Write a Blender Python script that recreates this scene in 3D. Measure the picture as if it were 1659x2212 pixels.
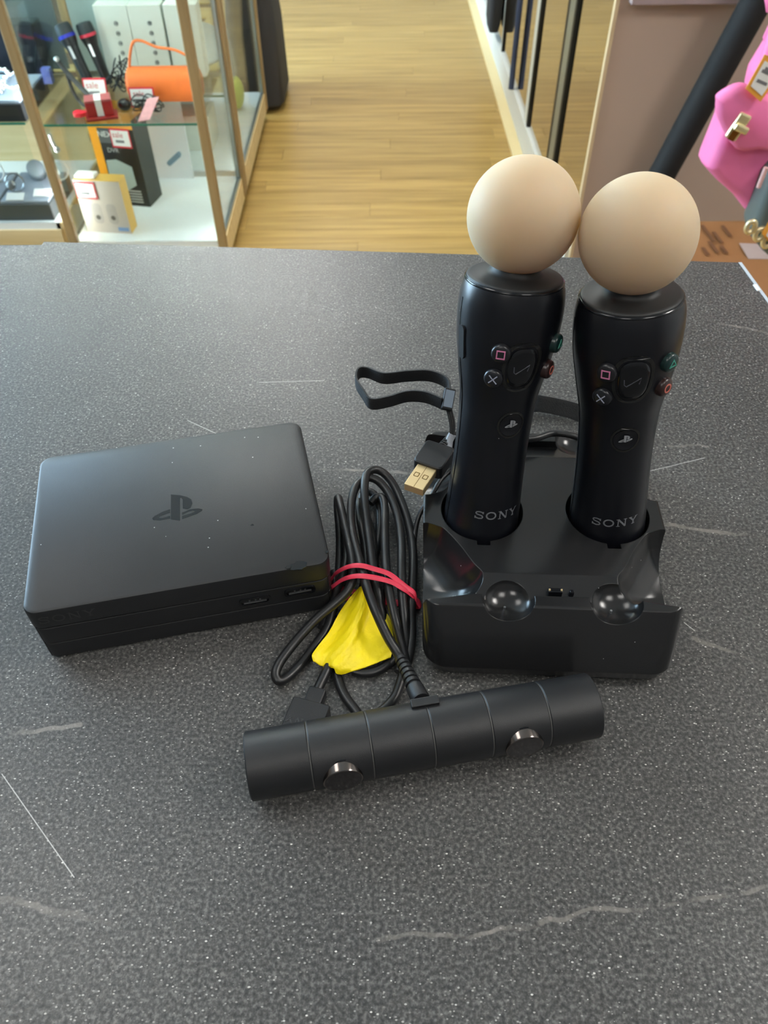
import bpy, math, random
from mathutils import Vector, Matrix
from mathutils.geometry import tessellate_polygon

for o in list(bpy.data.objects):
    bpy.data.objects.remove(o)
SC = bpy.context.scene
COL = SC.collection
random.seed(7)
PI = math.pi

# ------------------------------------------------------------------ camera
IW, IH, FPX = 1659, 2212, 1680.0
PITCH, ROLL, HC = math.radians(47.1), math.radians(-0.55), 0.331
CAM = Vector((0, 0, HC))
_c, _s = math.cos(PITCH), math.sin(PITCH)
FW = Vector((0, _c, -_s)); _up = Vector((0, _s, _c)); _rt = Vector((1, 0, 0))
RT = _rt * math.cos(ROLL) + _up * math.sin(ROLL)
UP = -_rt * math.sin(ROLL) + _up * math.cos(ROLL)
cd = bpy.data.cameras.new('camera')
cd.sensor_fit = 'VERTICAL'; cd.sensor_height = 36.0; cd.lens = FPX / IH * 36.0
cd.clip_start = 0.01; cd.clip_end = 60
cd.dof.use_dof = True; cd.dof.focus_distance = 0.37; cd.dof.aperture_fstop = 20
cam = bpy.data.objects.new('camera', cd); COL.objects.link(cam)
m = Matrix.Identity(4)
for i in range(3):
    m[i][0] = RT[i]; m[i][1] = UP[i]; m[i][2] = -FW[i]; m[i][3] = CAM[i]
cam.matrix_world = m
SC.camera = cam

# ------------------------------------------------------------------ world, light, exposure
FLOOR, CEIL = -0.97, 1.65
wd = bpy.data.worlds.new('daylight'); SC.world = wd; wd.use_nodes = True
bg = wd.node_tree.nodes['Background']
bg.inputs[0].default_value = (0.55, 0.76, 1.0, 1); bg.inputs[1].default_value = 10.5
def portal(name, loc, rot, sx, sy):
    l = bpy.data.lights.new(name, 'AREA'); l.shape = 'RECTANGLE'; l.size = sx; l.size_y = sy
    l.cycles.is_portal = True
    o = bpy.data.objects.new(name, l); COL.objects.link(o); o.location = loc; o.rotation_euler = rot
portal('window_portal', (-3.02, 3.1, 0.42), (0, -PI / 2, 0), 1.9, 3.4)
PANEL = 1.0         # scale of strength of the ceiling light panels
SPOT = 115.0           # strength of the lamps inside the glass cabinets
vs = SC.view_settings
vs.view_transform = 'Standard'; vs.look = 'None'; vs.gamma = 1.0; vs.use_curve_mapping = False
vs.exposure = 1.2

# ------------------------------------------------------------------ pixel helpers (a pixel gives a direction only)
def ray(x, y):
    return FW + RT * ((x - IW / 2) / FPX) + UP * ((IH / 2 - y) / FPX)
def pz(x, y, z=0.0):
    d = ray(x, y); return CAM + d * ((z - HC) / d.z)
def py_(x, y, Y):
    d = ray(x, y); return CAM + d * (Y / d.y)
def proj(P):
    d = P - CAM; w = d.dot(FW)
    return IW / 2 + FPX * d.dot(RT) / w, IH / 2 - FPX * d.dot(UP) / w

# ------------------------------------------------------------------ materials
def lin(c):
    return tuple(((v / 255) / 12.92 if v / 255 <= .04045 else ((v / 255 + .055) / 1.055) ** 2.4) for v in c) + (1,)
_mats = {}
def mat(name, rgb=(128, 128, 128), rough=.5, metal=0.0, var=.06, scale=60, bump=0.0, bscale=400, spec=.5, coat=0.0,
        emit=None, estr=0.0, sss=0.0, rvar=.05, srgb=True, trans=0.0):
    if name in _mats: return _mats[name]
    M = bpy.data.materials.new(name); M.use_nodes = True
    nt = M.node_tree; b = nt.nodes['Principled BSDF']; N = nt.nodes; L = nt.links
    c = lin(rgb) if srgb else tuple(rgb) + (1,)
    tc = N.new('ShaderNodeTexCoord'); nz = N.new('ShaderNodeTexNoise'); nz.inputs['Scale'].default_value = scale
    nz.inputs['Detail'].default_value = 5
    L.new(tc.outputs['Object'], nz.inputs['Vector'])
    mx = N.new('ShaderNodeMix'); mx.data_type = 'RGBA'
    mx.inputs[6].default_value = tuple(v * (1 - var) for v in c[:3]) + (1,)
    mx.inputs[7].default_value = tuple(min(1, v * (1 + var)) for v in c[:3]) + (1,)
    L.new(nz.outputs['Fac'], mx.inputs[0]); L.new(mx.outputs[2], b.inputs['Base Color'])
    mr = N.new('ShaderNodeMapRange'); mr.inputs[3].default_value = max(.02, rough - rvar); mr.inputs[4].default_value = min(1, rough + rvar)
    L.new(nz.outputs['Fac'], mr.inputs[0]); L.new(mr.outputs[0], b.inputs['Roughness'])
    b.inputs['Metallic'].default_value = metal
    b.inputs['Specular IOR Level'].default_value = spec
    b.inputs['Coat Weight'].default_value = coat
    b.inputs['Coat Roughness'].default_value = .08
    if trans: b.inputs['Transmission Weight'].default_value = trans
    if sss:
        b.inputs['Subsurface Weight'].default_value = sss
        b.inputs['Subsurface Radius'].default_value = (.055, .042, .028); b.inputs['Subsurface Scale'].default_value = 1
    if emit:
        b.inputs['Emission Color'].default_value = lin(emit); b.inputs['Emission Strength'].default_value = estr
    if bump:
        n2 = N.new('ShaderNodeTexNoise'); n2.inputs['Scale'].default_value = bscale; n2.inputs['Detail'].default_value = 3
        L.new(tc.outputs['Object'], n2.inputs['Vector'])
        bp = N.new('ShaderNodeBump'); bp.inputs['Strength'].default_value = bump; bp.inputs['Distance'].default_value = .001
        L.new(n2.outputs['Fac'], bp.inputs['Height']); L.new(bp.outputs['Normal'], b.inputs['Normal'])
    _mats[name] = M
    return M

def glass_mat(name, tint, refl=1.0):
    M = bpy.data.materials.new(name); M.use_nodes = True
    nt = M.node_tree; N = nt.nodes; L = nt.links
    N.remove(N['Principled BSDF'])
    out = N['Material Output']
    t = N.new('ShaderNodeBsdfTransparent'); t.inputs[0].default_value = tint
    g = N.new('ShaderNodeBsdfGlossy'); g.inputs['Roughness'].default_value = .02
    f = N.new('ShaderNodeFresnel'); f.inputs[0].default_value = 1.45
    ma = N.new('ShaderNodeMath'); ma.operation = 'MULTIPLY'; ma.inputs[1].default_value = refl
    nz = N.new('ShaderNodeTexNoise'); nz.inputs['Scale'].default_value = 3
    mr = N.new('ShaderNodeMapRange'); mr.inputs[3].default_value = .9; mr.inputs[4].default_value = 1.0
    m2 = N.new('ShaderNodeMath'); m2.operation = 'MULTIPLY'
    L.new(f.outputs[0], ma.inputs[0]); L.new(nz.outputs['Fac'], mr.inputs[0])
    L.new(ma.outputs[0], m2.inputs[0]); L.new(mr.outputs[0], m2.inputs[1])
    x = N.new('ShaderNodeMixShader'); L.new(m2.outputs[0], x.inputs[0]); L.new(t.outputs[0], x.inputs[1]); L.new(g.outputs[0], x.inputs[2])
    L.new(x.outputs[0], out.inputs['Surface'])
    _mats[name] = M
    return M

def emit_mat(name, rgb, s):
    M = bpy.data.materials.new(name); M.use_nodes = True
    nt = M.node_tree; N = nt.nodes; L = nt.links
    b = N['Principled BSDF']; b.inputs['Base Color'].default_value = (.9, .9, .9, 1)
    b.inputs['Emission Color'].default_value = rgb
    tc = N.new('ShaderNodeTexCoord'); nz = N.new('ShaderNodeTexNoise'); nz.inputs['Scale'].default_value = 4
    mr = N.new('ShaderNodeMapRange'); mr.inputs[3].default_value = s * .95; mr.inputs[4].default_value = s * 1.05
    L.new(tc.outputs['Object'], nz.inputs['Vector']); L.new(nz.outputs['Fac'], mr.inputs[0]); L.new(mr.outputs[0], b.inputs['Emission Strength'])
    _mats[name] = M
    return M

def dust(M, scale=170, thr=.035, keep=.72, c=(.45, .45, .44, 1)):
    """sparse specks of pale dust on a plastic"""
    nt = M.node_tree; N = nt.nodes; L = nt.links; b = N['Principled BSDF']
    src = b.inputs['Base Color'].links[0].from_socket
    tc = N.new('ShaderNodeTexCoord'); v = N.new('ShaderNodeTexVoronoi'); v.inputs['Scale'].default_value = scale
    L.new(tc.outputs['Object'], v.inputs['Vector'])
    lt = N.new('ShaderNodeMath'); lt.operation = 'LESS_THAN'; lt.inputs[1].default_value = thr; L.new(v.outputs['Distance'], lt.inputs[0])
    sp = N.new('ShaderNodeSeparateColor'); L.new(v.outputs['Color'], sp.inputs[0])
    gt = N.new('ShaderNodeMath'); gt.operation = 'GREATER_THAN'; gt.inputs[1].default_value = keep; L.new(sp.outputs[0], gt.inputs[0])
    mu = N.new('ShaderNodeMath'); mu.operation = 'MULTIPLY'; L.new(lt.outputs[0], mu.inputs[0]); L.new(gt.outputs[0], mu.inputs[1])
    mx = N.new('ShaderNodeMix'); mx.data_type = 'RGBA'; L.new(mu.outputs[0], mx.inputs[0]); L.new(src, mx.inputs[6]); mx.inputs[7].default_value = c
    L.new(mx.outputs[2], b.inputs['Base Color'])

def counter_mat():
    M = bpy.data.materials.new('speckled_laminate'); M.use_nodes = True
    nt = M.node_tree; N = nt.nodes; L = nt.links; b = N['Principled BSDF']
    geo = N.new('ShaderNodeNewGeometry')
    pos = geo.outputs['Position']
    def noise(scale, detail=3, rough=.6):
        n = N.new('ShaderNodeTexNoise'); n.inputs['Scale'].default_value = scale
        n.inputs['Detail'].default_value = detail; n.inputs['Roughness'].default_value = rough
        L.new(pos, n.inputs['Vector']); return n.outputs['Fac']
    def ramp(src, stops):
        r = N.new('ShaderNodeValToRGB'); e = r.color_ramp.elements
        while len(e) < len(stops): e.new(.5)
        for k, (p, c) in enumerate(stops): e[k].position = p; e[k].color = c
        L.new(src, r.inputs[0]); return r.outputs[0]
    def g(v): return (v, v, v, 1)
    def mix(fac, a, c, mode='MIX'):
        x = N.new('ShaderNodeMix'); x.data_type = 'RGBA'; x.blend_type = mode
        if isinstance(fac, float): x.inputs[0].default_value = fac
        else: L.new(fac, x.inputs[0])
        for i, v in ((6, a), (7, c)):
            if isinstance(v, tuple): x.inputs[i].default_value = v
            else: L.new(v, x.inputs[i])
        return x.outputs[2]
    def math_(op, a, c=None, d=None):
        x = N.new('ShaderNodeMath'); x.operation = op
        for i, v in enumerate((a, c, d)):
            if v is None: continue
            if isinstance(v, (int, float)): x.inputs[i].default_value = v
            else: L.new(v, x.inputs[i])
        return x.outputs[0]
    base = ramp(noise(620, 3), [(.32, (.022, .0225, .023, 1)), (.50, (.064, .063, .060, 1)), (.66, (.150, .146, .139, 1))])
    cloud = ramp(noise(9, 4), [(.35, g(.86)), (.65, g(1.12))])
    col = mix(1.0, base, cloud, 'MULTIPLY')
    # pale grains of two sizes
    for sc, th, c in ((640, .24, (.40, .385, .36, 1)), (300, .12, (.70, .68, .64, 1))):
        v = N.new('ShaderNodeTexVoronoi'); v.inputs['Scale'].default_value = sc; v.inputs['Randomness'].default_value = 1
        mp = N.new('ShaderNodeMapping'); mp.inputs['Scale'].default_value = (.8, 1.25, 1); mp.inputs['Rotation'].default_value = (0, 0, .3)
        L.new(pos, mp.inputs['Vector']); L.new(mp.outputs[0], v.inputs['Vector'])
        d = math_('LESS_THAN', v.outputs['Distance'], th)
        sp = N.new('ShaderNodeSeparateColor'); L.new(v.outputs['Color'], sp.inputs[0])
        keep = math_('GREATER_THAN', sp.outputs[0], .50 if sc > 500 else .55)
        f = math_('MULTIPLY', math_('MULTIPLY', d, keep), sp.outputs[1])
        col = mix(f, col, c)
    # pale stone veins and scratches: wandering lines on the laminate print
    nv = N.new('ShaderNodeTexNoise'); nv.inputs['Scale'].default_value = 42; nv.inputs['Detail'].default_value = 5
    L.new(pos, nv.inputs['Vector'])
    sub = N.new('ShaderNodeVectorMath'); sub.operation = 'SUBTRACT'; sub.inputs[1].default_value = (.5, .5, .5); L.new(nv.outputs['Color'], sub.inputs[0])
    wob = N.new('ShaderNodeVectorMath'); wob.operation = 'SCALE'; wob.inputs['Scale'].default_value = .010; L.new(sub.outputs[0], wob.inputs[0])
    add = N.new('ShaderNodeVectorMath'); add.operation = 'ADD'; L.new(pos, add.inputs[0]); L.new(wob.outputs[0], add.inputs[1])
    fade = ramp(noise(60, 3), [(.38, g(.05)), (.58, g(1))])
    def seg(p, q, w, wobble, c, k):
        A = pz(*p); B = pz(*q); src = add.outputs[0] if wobble else pos
        s = N.new('ShaderNodeSeparateXYZ'); L.new(src, s.inputs[0])
        dx, dy = B.x - A.x, B.y - A.y; l2 = dx * dx + dy * dy
        ax = math_('SUBTRACT', s.outputs[0], A.x); ay = math_('SUBTRACT', s.outputs[1], A.y)
        t = math_('DIVIDE', math_('ADD', math_('MULTIPLY', ax, dx), math_('MULTIPLY', ay, dy)), l2)
        t = math_('MINIMUM', math_('MAXIMUM', t, 0), 1)
        ex = math_('SUBTRACT', ax, math_('MULTIPLY', t, dx)); ey = math_('SUBTRACT', ay, math_('MULTIPLY', t, dy))
        d = math_('SQRT', math_('ADD', math_('MULTIPLY', ex, ex), math_('MULTIPLY', ey, ey)))
        f = math_('SUBTRACT', 1, math_('DIVIDE', d, w)); f = math_('MAXIMUM', f, 0)
        f = math_('MULTIPLY', math_('MULTIPLY', math_('MINIMUM', math_('MULTIPLY', f, 2.2), 1), k), fade if wobble else 1.0)
        return mix(f, col, c)
    vc = (.27, .245, .22, 1)
    for p, q, w, k in (((820, 2030), (1060, 2015), .0011, .5), ((1060, 2015), (1180, 1975), .0011, .7), ((1180, 1975), (1420, 1962), .0011, .5),
                       ((1420, 1962), (1660, 1920), .0011, .6), ((-30, 1596), (170, 1566), .0017, .7), ((690, 1013), (890, 1022), .0013, .75),
                       ((1430, 1130), (1659, 1165), .0016, .6), ((1560, 700), (1659, 722), .0016, .5), ((0, 1945), (260, 1985), .0016, .45),
                       ((1500, 1375), (1659, 1440), .0012, .4), ((1440, 960), (1530, 965), .0010, .5)):
        col = seg(p, q, w, True, vc, k)
    for p, q in (((4, 1672), (160, 1895)), ((405, 908), (466, 936)), ((1402, 1018), (1522, 989)), ((560, 826), (700, 822)), ((1478, 1345), (1500, 1362))):
        col = seg(p, q, .00028, False, (.55, .54, .52, 1), .8)
    L.new(col, b.inputs['Base Color'])
    rr = ramp(noise(240, 4), [(.3, g(.29)), (.7, g(.42))]); L.new(rr, b.inputs['Roughness'])
    b.inputs['Specular IOR Level'].default_value = .5
    bp = N.new('ShaderNodeBump'); bp.inputs['Strength'].default_value = .22; bp.inputs['Distance'].default_value = .0006
    L.new(noise(900, 2), bp.inputs['Height']); L.new(bp.outputs['Normal'], b.inputs['Normal'])
    return M

def wood_mat(name, a, c, rough=.35, along='X', per_obj=.10, s=1.0):
    M = bpy.data.materials.new(name); M.use_nodes = True
    nt = M.node_tree; N = nt.nodes; L = nt.links; b = N['Principled BSDF']
    geo = N.new('ShaderNodeNewGeometry')
    mp = N.new('ShaderNodeMapping')
    sc = {'X': (1.6, 26, 26), 'Y': (26, 1.6, 26), 'Z': (26, 26, 1.6)}[along]
    mp.inputs['Scale'].default_value = tuple(v * s for v in sc)
    oi = N.new('ShaderNodeObjectInfo')
    sh = N.new('ShaderNodeVectorMath'); sh.operation = 'SCALE'; sh.inputs[0].default_value = (31, 17, 7); L.new(oi.outputs['Random'], sh.inputs['Scale'])
    ad = N.new('ShaderNodeVectorMath'); L.new(geo.outputs['Position'], ad.inputs[0]); L.new(sh.outputs[0], ad.inputs[1])
    L.new(ad.outputs[0], mp.inputs['Vector'])
    nz = N.new('ShaderNodeTexNoise'); nz.inputs['Scale'].default_value = 1.4; nz.inputs['Detail'].default_value = 5; nz.inputs['Distortion'].default_value = .4
    L.new(mp.outputs[0], nz.inputs['Vector'])
    r = N.new('ShaderNodeValToRGB'); e = r.color_ramp.elements
    e[0].position = .3; e[0].color = lin(a); e[1].position = .7; e[1].color = lin(c)
    L.new(nz.outputs['Fac'], r.inputs[0])
    hs = N.new('ShaderNodeHueSaturation')
    mr = N.new('ShaderNodeMapRange'); mr.inputs[3].default_value = 1 - per_obj; mr.inputs[4].default_value = 1 + per_obj
    L.new(oi.outputs['Random'], mr.inputs[0]); L.new(mr.outputs[0], hs.inputs['Value']); L.new(r.outputs[0], hs.inputs['Color'])
    L.new(hs.outputs[0], b.inputs['Base Color'])
    b.inputs['Roughness'].default_value = rough
    _mats[name] = M
    return M

BLACK = mat('black_plastic', (.0085, .009, .0105), .34, var=.12, bump=.05, bscale=2500, srgb=False)
BLACKM = mat('black_matte_plastic', (.0105, .011, .0122), .46, var=.12, bump=.12, bscale=3000, srgb=False)
GLOSS = mat('black_gloss_plastic', (.007, .0075, .009), .13, var=.1, srgb=False, rvar=.04)
CONT = mat('black_soft_plastic', (.0055, .006, .0085), .30, var=.1, bump=.04, bscale=3000, srgb=False)
CABLE = mat('black_cable_rubber', (.011, .011, .0115), .38, var=.15, bump=.08, bscale=1500, srgb=False)
PRINT = mat('grey_print', (150, 152, 156), .5)
DARKPRINT = mat('dark_gloss_mark', (.0035, .0036, .004), .12, srgb=False)
CHROME = mat('dark_chrome', (120, 112, 108), .18, metal=1.0)
STEEL = mat('brushed_steel', (176, 178, 180), .3, metal=1.0)
GOLD = mat('gold_plated_contact', (226, 200, 150), .38, metal=.6, bump=.05)
SILIC = mat('frosted_silicone', (190, 171, 144), .6, var=.02, sss=1.0)
WHITE = mat('white_melamine', (232, 235, 234), .4, var=.02)
PAPER = mat('white_paper', (236, 234, 230), .7, var=.03)
RED = mat('sale_red', (214, 40, 60), .55)
BLUEBLK = mat('black_card', (26, 28, 30), .45)
GLASS = glass_mat('clear_glass', (.955, .985, .972, 1), .4)
GEDGE = mat('green_glass_edge', (70, 150, 130), .15, trans=.3)
BEECH = wood_mat('beech_veneer', (150, 124, 84), (178, 150, 106), .45, 'Z', .05)
BEECHH = wood_mat('beech_panel', (214, 186, 132), (232, 208, 160), .45, 'X', .03)
FLOORW = wood_mat('oak_laminate', (156, 124, 62), (194, 160, 94), .30, 'X', .07)
CARTON = mat('brown_cardboard', (146, 98, 56), .8, var=.12, scale=25, bump=.15, bscale=600)
COUNTER = counter_mat()
LIDM = mat('black_lid_plastic', (.0125, .0132, .0145), .44, var=.12, bump=.12, bscale=3000, srgb=False)
dust(LIDM, 130, .045, .62); dust(CONT, 150, .032, .7)

# ------------------------------------------------------------------ mesh helpers
class MB:
    def __init__(s): s.v = []; s.f = []
    def add(s, vs_, fs_):
        n = len(s.v); s.v += [Vector(p) for p in vs_]; s.f += [tuple(i + n for i in f) for f in fs_]; return s
    def obox(s, c, ax, ay, az, hx, hy, hz):
        c = Vector(c); p = []
        for k in (-1, 1):
            for j in (-1, 1):
                for i in (-1, 1): p.append(c + ax * (i * hx) + ay * (j * hy) + az * (k * hz))
        return s.add(p, [(0, 2, 3, 1), (4, 5, 7, 6), (0, 1, 5, 4), (2, 6, 7, 3), (0, 4, 6, 2), (1, 3, 7, 5)])
    def box(s, x0, x1, y0, y1, z0, z1):
        return s.obox(((x0 + x1) / 2, (y0 + y1) / 2, (z0 + z1) / 2), Vector((1, 0, 0)), Vector((0, 1, 0)), Vector((0, 0, 1)), (x1 - x0) / 2, (y1 - y0) / 2, (z1 - z0) / 2)
    def loft(s, rings, cap0=True, cap1=True, closed=True):
        n = len(rings[0]); v = [p for r in rings for p in r]; f = []
        for i in range(len(rings) - 1):
            for j in range(n if closed else n - 1):
                k = (j + 1) % n
                f.append((i * n + j, i * n + k, (i + 1) * n + k, (i + 1) * n + j))
        if cap0: f.append(tuple(range(n - 1, -1, -1)))
        if cap1: f.append(tuple((len(rings) - 1) * n + j for j in range(n)))
        return s.add(v, f)
    def lathe(s, prof, o, ax, n=48, cap0=True, cap1=True):
        ax = Vector(ax).normalized(); u = ax.orthogonal().normalized(); w = ax.cross(u); o = Vector(o)
        rings = [[o + ax * t + (u * math.cos(2 * PI * k / n) + w * math.sin(2 * PI * k / n)) * r for k in range(n)] for t, r in prof]
        return s.loft(rings, cap0, cap1)
    def sphere(s, c, r, n=24, m_=16, sx=1, sy=1, sz=1, ax=None):
        c = Vector(c); rings = []
        for i in range(m_ + 1):
            a = -PI / 2 + PI * i / m_; rr = max(math.cos(a), 1e-4)
            rings.append([c + Vector((r * sx * rr * math.cos(2 * PI * k / n), r * sy * rr * math.sin(2 * PI * k / n), r * sz * math.sin(a))) for k in range(n)])
        return s.loft(rings)
    def tube(s, pts, r, n=10, flat=1.0, up=None, caps=True, closed=False):
        pts = [Vector(p) for p in pts]; N_ = len(pts); rings = []; u = None
        for i, p in enumerate(pts):
            if closed: t = pts[(i + 1) % N_] - pts[i - 1]
            else: t = pts[min(i + 1, N_ - 1)] - pts[max(i - 1, 0)]
            if t.length < 1e-9: t = Vector((0, 0, 1))
            t.normalize()
            if up is not None: u = up[i] if isinstance(up, list) else up; u = (u - t * u.dot(t))
            elif u is None: u = t.orthogonal()
            else: u = u - t * u.dot(t)
            u = u.normalized(); w = t.cross(u)
            rr = r[i] if isinstance(r, (list, tuple)) else r
            rings.append([p + (u * (math.cos(2 * PI * k / n)) + w * (flat * math.sin(2 * PI * k / n))) * rr for k in range(n)])
        if closed: rings.append(rings[0]); caps = False
        return s.loft(rings, caps, caps)
    def prism(s, polys, mp, h0, h1):
        """polys: outlines (outer + holes) in 2D; mp(x, y, h) -> point"""
        flat = [[Vector((x, y, 0)) for x, y in pl] for pl in polys]
        tri = tessellate_polygon(flat); allp = [p for pl in flat for p in pl]; n = len(allp)
        v = [mp(p.x, p.y, h0) for p in allp] + [mp(p.x, p.y, h1) for p in allp]
        f = []
        for t in tri: f.append((t[2], t[1], t[0])); f.append((t[0] + n, t[1] + n, t[2] + n))
        k = 0
        for pl in flat:
            L_ = len(pl)
            for j in range(L_): f.append((k + j, k + (j + 1) % L_, k + n + (j + 1) % L_, k + n + j))
            k += L_
        return s.add(v, f)

def crom(pts, k=8, closed=False):
    P = [Vector(p) for p in pts]; n = len(P); out = []
    rng = range(n) if closed else range(n - 1)
    for i in rng:
        if closed: a, b, c, d = P[i - 1], P[i], P[(i + 1) % n], P[(i + 2) % n]
        else: a, b, c, d = P[max(i - 1, 0)], P[i], P[i + 1], P[min(i + 2, n - 1)]
        for j in range(k):
            t = j / k
            out.append(.5 * ((2 * b) + (c - a) * t + (2 * a - 5 * b + 4 * c - d) * t * t + (3 * b - a - 3 * c + d) * t ** 3))
    if not closed: out.append(P[-1])
    return out

def rrect(hx, hy, r, n=6):
    out = []
    for cx, cy, a0 in ((hx - r, hy - r, 0), (-hx + r, hy - r, PI / 2), (-hx + r, -hy + r, PI), (hx - r, -hy + r, 3 * PI / 2)):
        for k in range(n + 1):
            a = a0 + PI / 2 * k / n; out.append((cx + r * math.cos(a), cy + r * math.sin(a)))
    return out

def thing(name, loc, label, cat, group=None):
    o = bpy.data.objects.new(name, None); COL.objects.link(o); o.location = loc
    o.empty_display_size = .02
    o['label'] = label; o['category'] = cat
    if group: o['group'] = group
    o['_w'] = list(loc)
    return o
def wloc(o): return Vector(o['_w'])
def obj(name, mb, material, parent=None, smooth=None, bevel=0.0, label=None, kind=None, mesh=None):
    if mesh is None:
        me = bpy.data.meshes.new(name)
        c = Vector((0, 0, 0))
        lo = Vector([min(p[i] for p in mb.v) for i in range(3)]); hi = Vector([max(p[i] for p in mb.v) for i in range(3)])
        c = Vector(((lo.x + hi.x) / 2, (lo.y + hi.y) / 2, lo.z))
        me.from_pydata([p - c for p in mb.v], [], mb.f)
        import bmesh
        bm = bmesh.new(); bm.from_mesh(me)
        bmesh.ops.recalc_face_normals(bm, faces=bm.faces); bm.to_mesh(me); bm.free()
        me.update()
        if smooth is not None:
            for p in me.polygons: p.use_smooth = True
            me.set_sharp_from_angle(angle=math.radians(smooth))
        me.materials.append(material)
    else: me, c = mesh
    o = bpy.data.objects.new(name, me); COL.objects.link(o)
    o['_w'] = list(c)
    if parent is not None:
        o.parent = parent; o.location = c - wloc(parent)
    else: o.location = c
    if bevel:
        bv = o.modifiers.new('bevel', 'BEVEL'); bv.width = bevel; bv.segments = 2; bv.limit_method = 'ANGLE'
    if label: o['label'] = label
    if kind: o['kind'] = kind
    return o
def tag(o, label, cat, group=None):
    o['label'] = label; o['category'] = cat
    if group: o['group'] = group
    return o

def text_polys(txt, size):
    cu = bpy.data.curves.new('t', 'FONT'); cu.body = txt; cu.size = size; cu.align_x = 'CENTER'; cu.align_y = 'CENTER'; cu.resolution_u = 3
    o = bpy.data.objects.new('t', cu); COL.objects.link(o)
    dg = bpy.context.evaluated_depsgraph_get(); me = bpy.data.meshes.new_from_object(o.evaluated_get(dg))
    v = [tuple(p.co) for p in me.vertices]; f = [tuple(p.vertices) for p in me.polygons]
    bpy.data.objects.remove(o); bpy.data.curves.remove(cu); bpy.data.meshes.remove(me)
    return v, f
def text_mb(txt, size, mp, sx=1.0):
    v, f = text_polys(txt, size); b = MB(); b.add([mp(x * sx, y, 0) for x, y, _ in v], f); return b

def sony_mb(h, mp):
    """four slab serif capitals, centred, height h"""
    b = MB()
    def st(pts, w):
        for (x0, y0), (x1, y1) in zip(pts, pts[1:]):
            dx, dy = x1 - x0, y1 - y0; l = math.hypot(dx, dy); dx /= l; dy /= l; nx, ny = -dy * w / 2, dx * w / 2
            e = w * .18
            q = [(x0 - dx * e + nx, y0 - dy * e + ny), (x1 + dx * e + nx, y1 + dy * e + ny), (x1 + dx * e - nx, y1 + dy * e - ny), (x0 - dx * e - nx, y0 - dy * e - ny)]
            q = [((x + ox - 2.55) * h * 1.02, (y - .5) * h) for x, y in q]
            b.add([mp(x, y, 0) for x, y in q], [(0, 1, 2, 3)])
    ox = 0
    st([(.94, .68), (.94, .97)], .08); st([(.06, .03), (.06, .34)], .08)
    st([(.93, .72), (.82, .88), (.5, .94), (.2, .88), (.12, .74), (.22, .60), (.5, .53), (.8, .44), (.9, .27), (.8, .12), (.5, .06), (.18, .12), (.07, .30)], .15)
    ox = 1.25
    o_ = [(.55 + .50 * math.cos(a), .5 + .44 * math.sin(a)) for a in [2 * PI * k / 18 for k in range(19)]]; st(o_, .17)
    ox = 2.62
    st([(.18, 0), (.18, 1)], .12); st([(.20, .97), (.94, .03)], .20); st([(.96, 0), (.96, 1)], .12)
    st([(0, .04), (.36, .04)], .09); st([(0, .96), (.26, .96)], .09); st([(.78, .96), (1.14, .96)], .09)
    ox = 3.98
    st([(.14, .95), (.56, .45)], .19); st([(.98, .95), (.56, .45)], .14); st([(.56, .48), (.56, 0)], .18)
    st([(0, .96), (.36, .96)], .09); st([(.80, .96), (1.14, .96)], .09); st([(.36, .04), (.76, .04)], .09)
    return b

X, Y, Z = Vector((1, 0, 0)), Vector((0, 1, 0)), Vector((0, 0, 1))

# ================================================================== the setting
fl = obj('floor', MB().box(-3.1, 2.6, -1.6, 7.2, FLOOR - .06, FLOOR - .006), mat('subfloor', (90, 60, 30), .8)); fl['kind'] = 'structure'
PW, PL = .095, 1.25
row = 0; yy = .55
pm = None
while yy < 7.05:
    off = -2.0 + (row * .43) % PL
    for k in range(3):
        x0 = off + k * PL
        if x0 > 1.7: continue
        b = MB().box(x0 + .0006, x0 + PL - .0006, yy + .0005, yy + PW - .0005, FLOOR - .006, FLOOR)
        if pm is None:
            o = obj('plank', b, FLOORW, fl); pm = o.data
        else:
            o = obj('plank', None, None, fl, mesh=(pm, Vector((x0 + PL / 2, yy + PW / 2, FLOOR - .006))))
    row += 1; yy += PW
ce = obj('ceiling', MB().box(-3.1, 2.6, -1.6, 7.2, CEIL + .02, CEIL + .08), mat('ceiling_paint', (232, 231, 228), .9)); ce['kind'] = 'structure'
WALLP = mat('wall_paint', (196, 190, 184), .85)
DARKW = mat('dark_wall_paint', (120, 116, 114), .85)
for nm, bx in (('wall_right', (2.6, 2.68, -1.6, 7.2)), ('wall_back', (-3.1, 2.6, 7.2, 7.28)), ('wall_front', (-3.1, 2.6, -1.68, -1.6))):
    w = obj(nm, MB().box(*bx, FLOOR - .06, CEIL + .08), DARKW if nm == 'wall_front' else WALLP); w['kind'] = 'structure'
w = MB()
for y0, y1, z0, z1 in ((-1.6, 1.4, FLOOR, CEIL), (4.8, 7.2, FLOOR, CEIL), (1.4, 4.8, FLOOR, -.53), (1.4, 4.8, 1.37, CEIL)): w.box(-3.1, -3.02, y0, y1, z0, z1)
w = obj('wall_left', w, WALLP); w['kind'] = 'structure'
wf = MB()
for y0, y1, z0, z1 in ((1.4, 4.8, -.53, -.47), (1.4, 4.8, 1.31, 1.37), (1.4, 1.46, -.53, 1.37), (4.74, 4.8, -.53, 1.37), (3.07, 3.13, -.53, 1.37)): wf.box(-3.09, -3.03, y0, y1, z0, z1)
wf = obj('window_1', wf, mat('white_frame', (225, 225, 222), .5)); wf['kind'] = 'structure'
for y0, y1 in ((1.46, 3.07), (3.13, 4.74)): obj('pane', MB().box(-3.066, -3.06, y0, y1, -.47, 1.31), GLASS, wf)
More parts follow.
